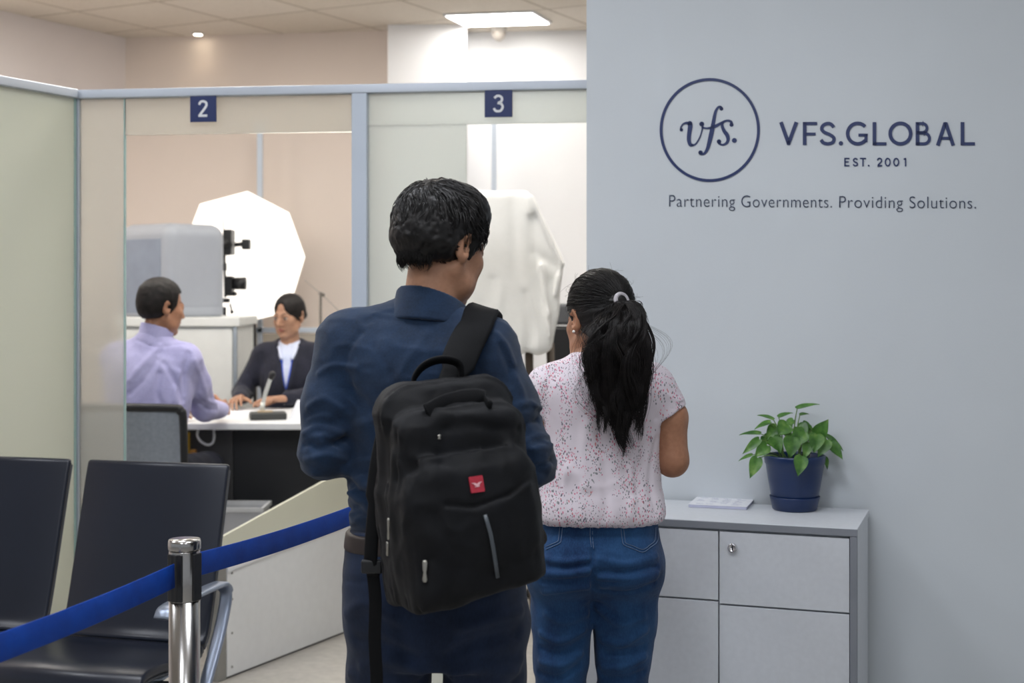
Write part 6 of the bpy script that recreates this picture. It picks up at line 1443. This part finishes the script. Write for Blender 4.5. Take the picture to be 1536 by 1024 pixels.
for a, b, c in ((SRo, ERo, WRo), (SLo_, ELo, WLo)): Fk.chain([a, b], [.058, .051], k=.03); Fk.chain([b, c], [.051, .037], k=.02)
Fk.cone((.031, -.135, .90), (.032, -.120, 1.18), .003, .043, k=.004, op='sub', sq=((0, 1, 0), 2.2)); Fk.cone((.032, -.06, 1.14), (.033, .02, 1.29), .056, .060, k=.004, op='sub')
for sx in (-1, 1):
    P_ = [(.032 + sx * .066, -.050, 1.190), (.032 + sx * .056, -.098, 1.13), (.032 + sx * .040, -.126, 1.05), (.032 + sx * .016, -.132, .955)]; Fk.fold(P_, .016, -.008); Fk.fold([(.032 + sx * .098, -.08, 1.12), (.032 + sx * .075, -.115, 1.04), (.032 + sx * .03, -.13, .94)], .004, .005); Fk.fold([(.032 + sx * .066, -.098, 1.105), (.032 + sx * .094, -.09, 1.118)], .004, .006)
Fk.wrinkle(.0035, 10, 81)
for pts, w, d in (([(372, 560), (380, 575), (388, 590)], .009, .007), ([(366, 580), (376, 590), (386, 598)], .008, -.007), ([(392, 530), (396, 555), (394, 585)], .008, .009)): pfold(Fk, OO, pts, w, d, 6.9)
jk = Fk.mesh('blazer', fabric('dark_blazer_cloth', (26, 28, 40), (40, 42, 58), .85, 700, .2, 9, sheen=.1), of, 2)
for c, dv in ((WRo, (0, -1, -.1)), (WLo, (-.75, -.65, 0))):
    d = np.array(dv) / np.linalg.norm(dv); bm = nb(); tube(bm, [np.array(c) - d * .012, np.array(c) + d * .010], [.034, .032], 20); obj('shirt_cuff', bm, M_PALE, of, True)
bm = nb(); 
for sx in (-1, 1):
    P_ = [Vector(Fs4.push(v, .004, True)) for v in spline([(.032 + sx * .034, -.095, 1.115), (.032 + sx * .029, -.112, 1.08), (.031 + sx * .022, -.122, 1.03), (.030 + sx * .012, -.128, .97), (.028 + sx * .004, -.130, .905)], 26)]; band(bm, P_, (1, 0, 0), .019, .003)
obj('lanyard', bm, plain('blue_lanyard', (20, 78, 200), .5), of, True)
bm = nb(); tube(bm, [(.028, -.138, .91), (.028, -.142, .88)], .005, 8); obj('lanyard_clip', bm, M_CHROME, of, True)
Fj = Field((-.20, -.56, .03), (.26, .16, .78), .0068); Fj.loft([(.590, .03, .0, .15, .12), (.65, .03, .0, .165, .13), (.74, .03, 0, .15, .118)], 2.3, k=0)
for x in (-.05, .11): Fj.chain([(x, .0, .67), (x * 1.3 - .02, -.42, .645), (x * 1.3 - .02, -.40, .09)], [.084, .066, .052], k=.03)
Fj.mesh('trousers', plain('blazer_trousers', (28, 30, 42), .85), of, 2)
for x in (-.05, .11):
    bm = nb(); M4 = Matrix.Rotation(pi, 4, 'Z'); shoe(bm, -(x * 1.3 - .02), .40, 0, L=.22); bmesh.ops.transform(bm, matrix=M4, verts=bm.verts); o = obj('shoe', bm, M_BLACK, of, True); sd = o.modifiers.new('s', 'SUBSURF'); sd.levels = sd.render_levels = 1
# her chair
och = thing('desk_chair', 'black desk chair under the woman in the dark blazer', 'chair', (-1.19, 7.62, 0))
bm = nb(); box(bm, (-.21, -.24, .49), (.21, .20, .555)); obj('seat', bm, M_BLACK, och, bevel=.02, seg=3)
bm = nb(); tube(bm, [(0, -.02, .49), (0, -.02, .08)], .025, 12); obj('gas_lift', bm, M_DARKMET, och, True)
bm = nb(); box(bm, (-.18, .165, .62), (.18, .20, .92)); obj('backrest', bm, M_BLACK, och, bevel=.015, seg=3)
bm = nb(); box(bm, (-.03, .17, .54), (.03, .2, .64)); obj('back_bar', bm, M_DARKMET, och, bevel=.005)
for k in range(5):
    an = k * 1.2566 + .3; bm = nb(); tube(bm, [(0, -.02, .09), (.25 * math.cos(an), -.02 + .25 * math.sin(an), .028)], [.02, .014], 10); lathe(bm, [(.0, 0), (.02, .004), (.02, .03), (.01, .04)], 12, (.25 * math.cos(an), -.02 + .25 * math.sin(an), 0)); obj('leg', bm, M_BLACK, och, True)
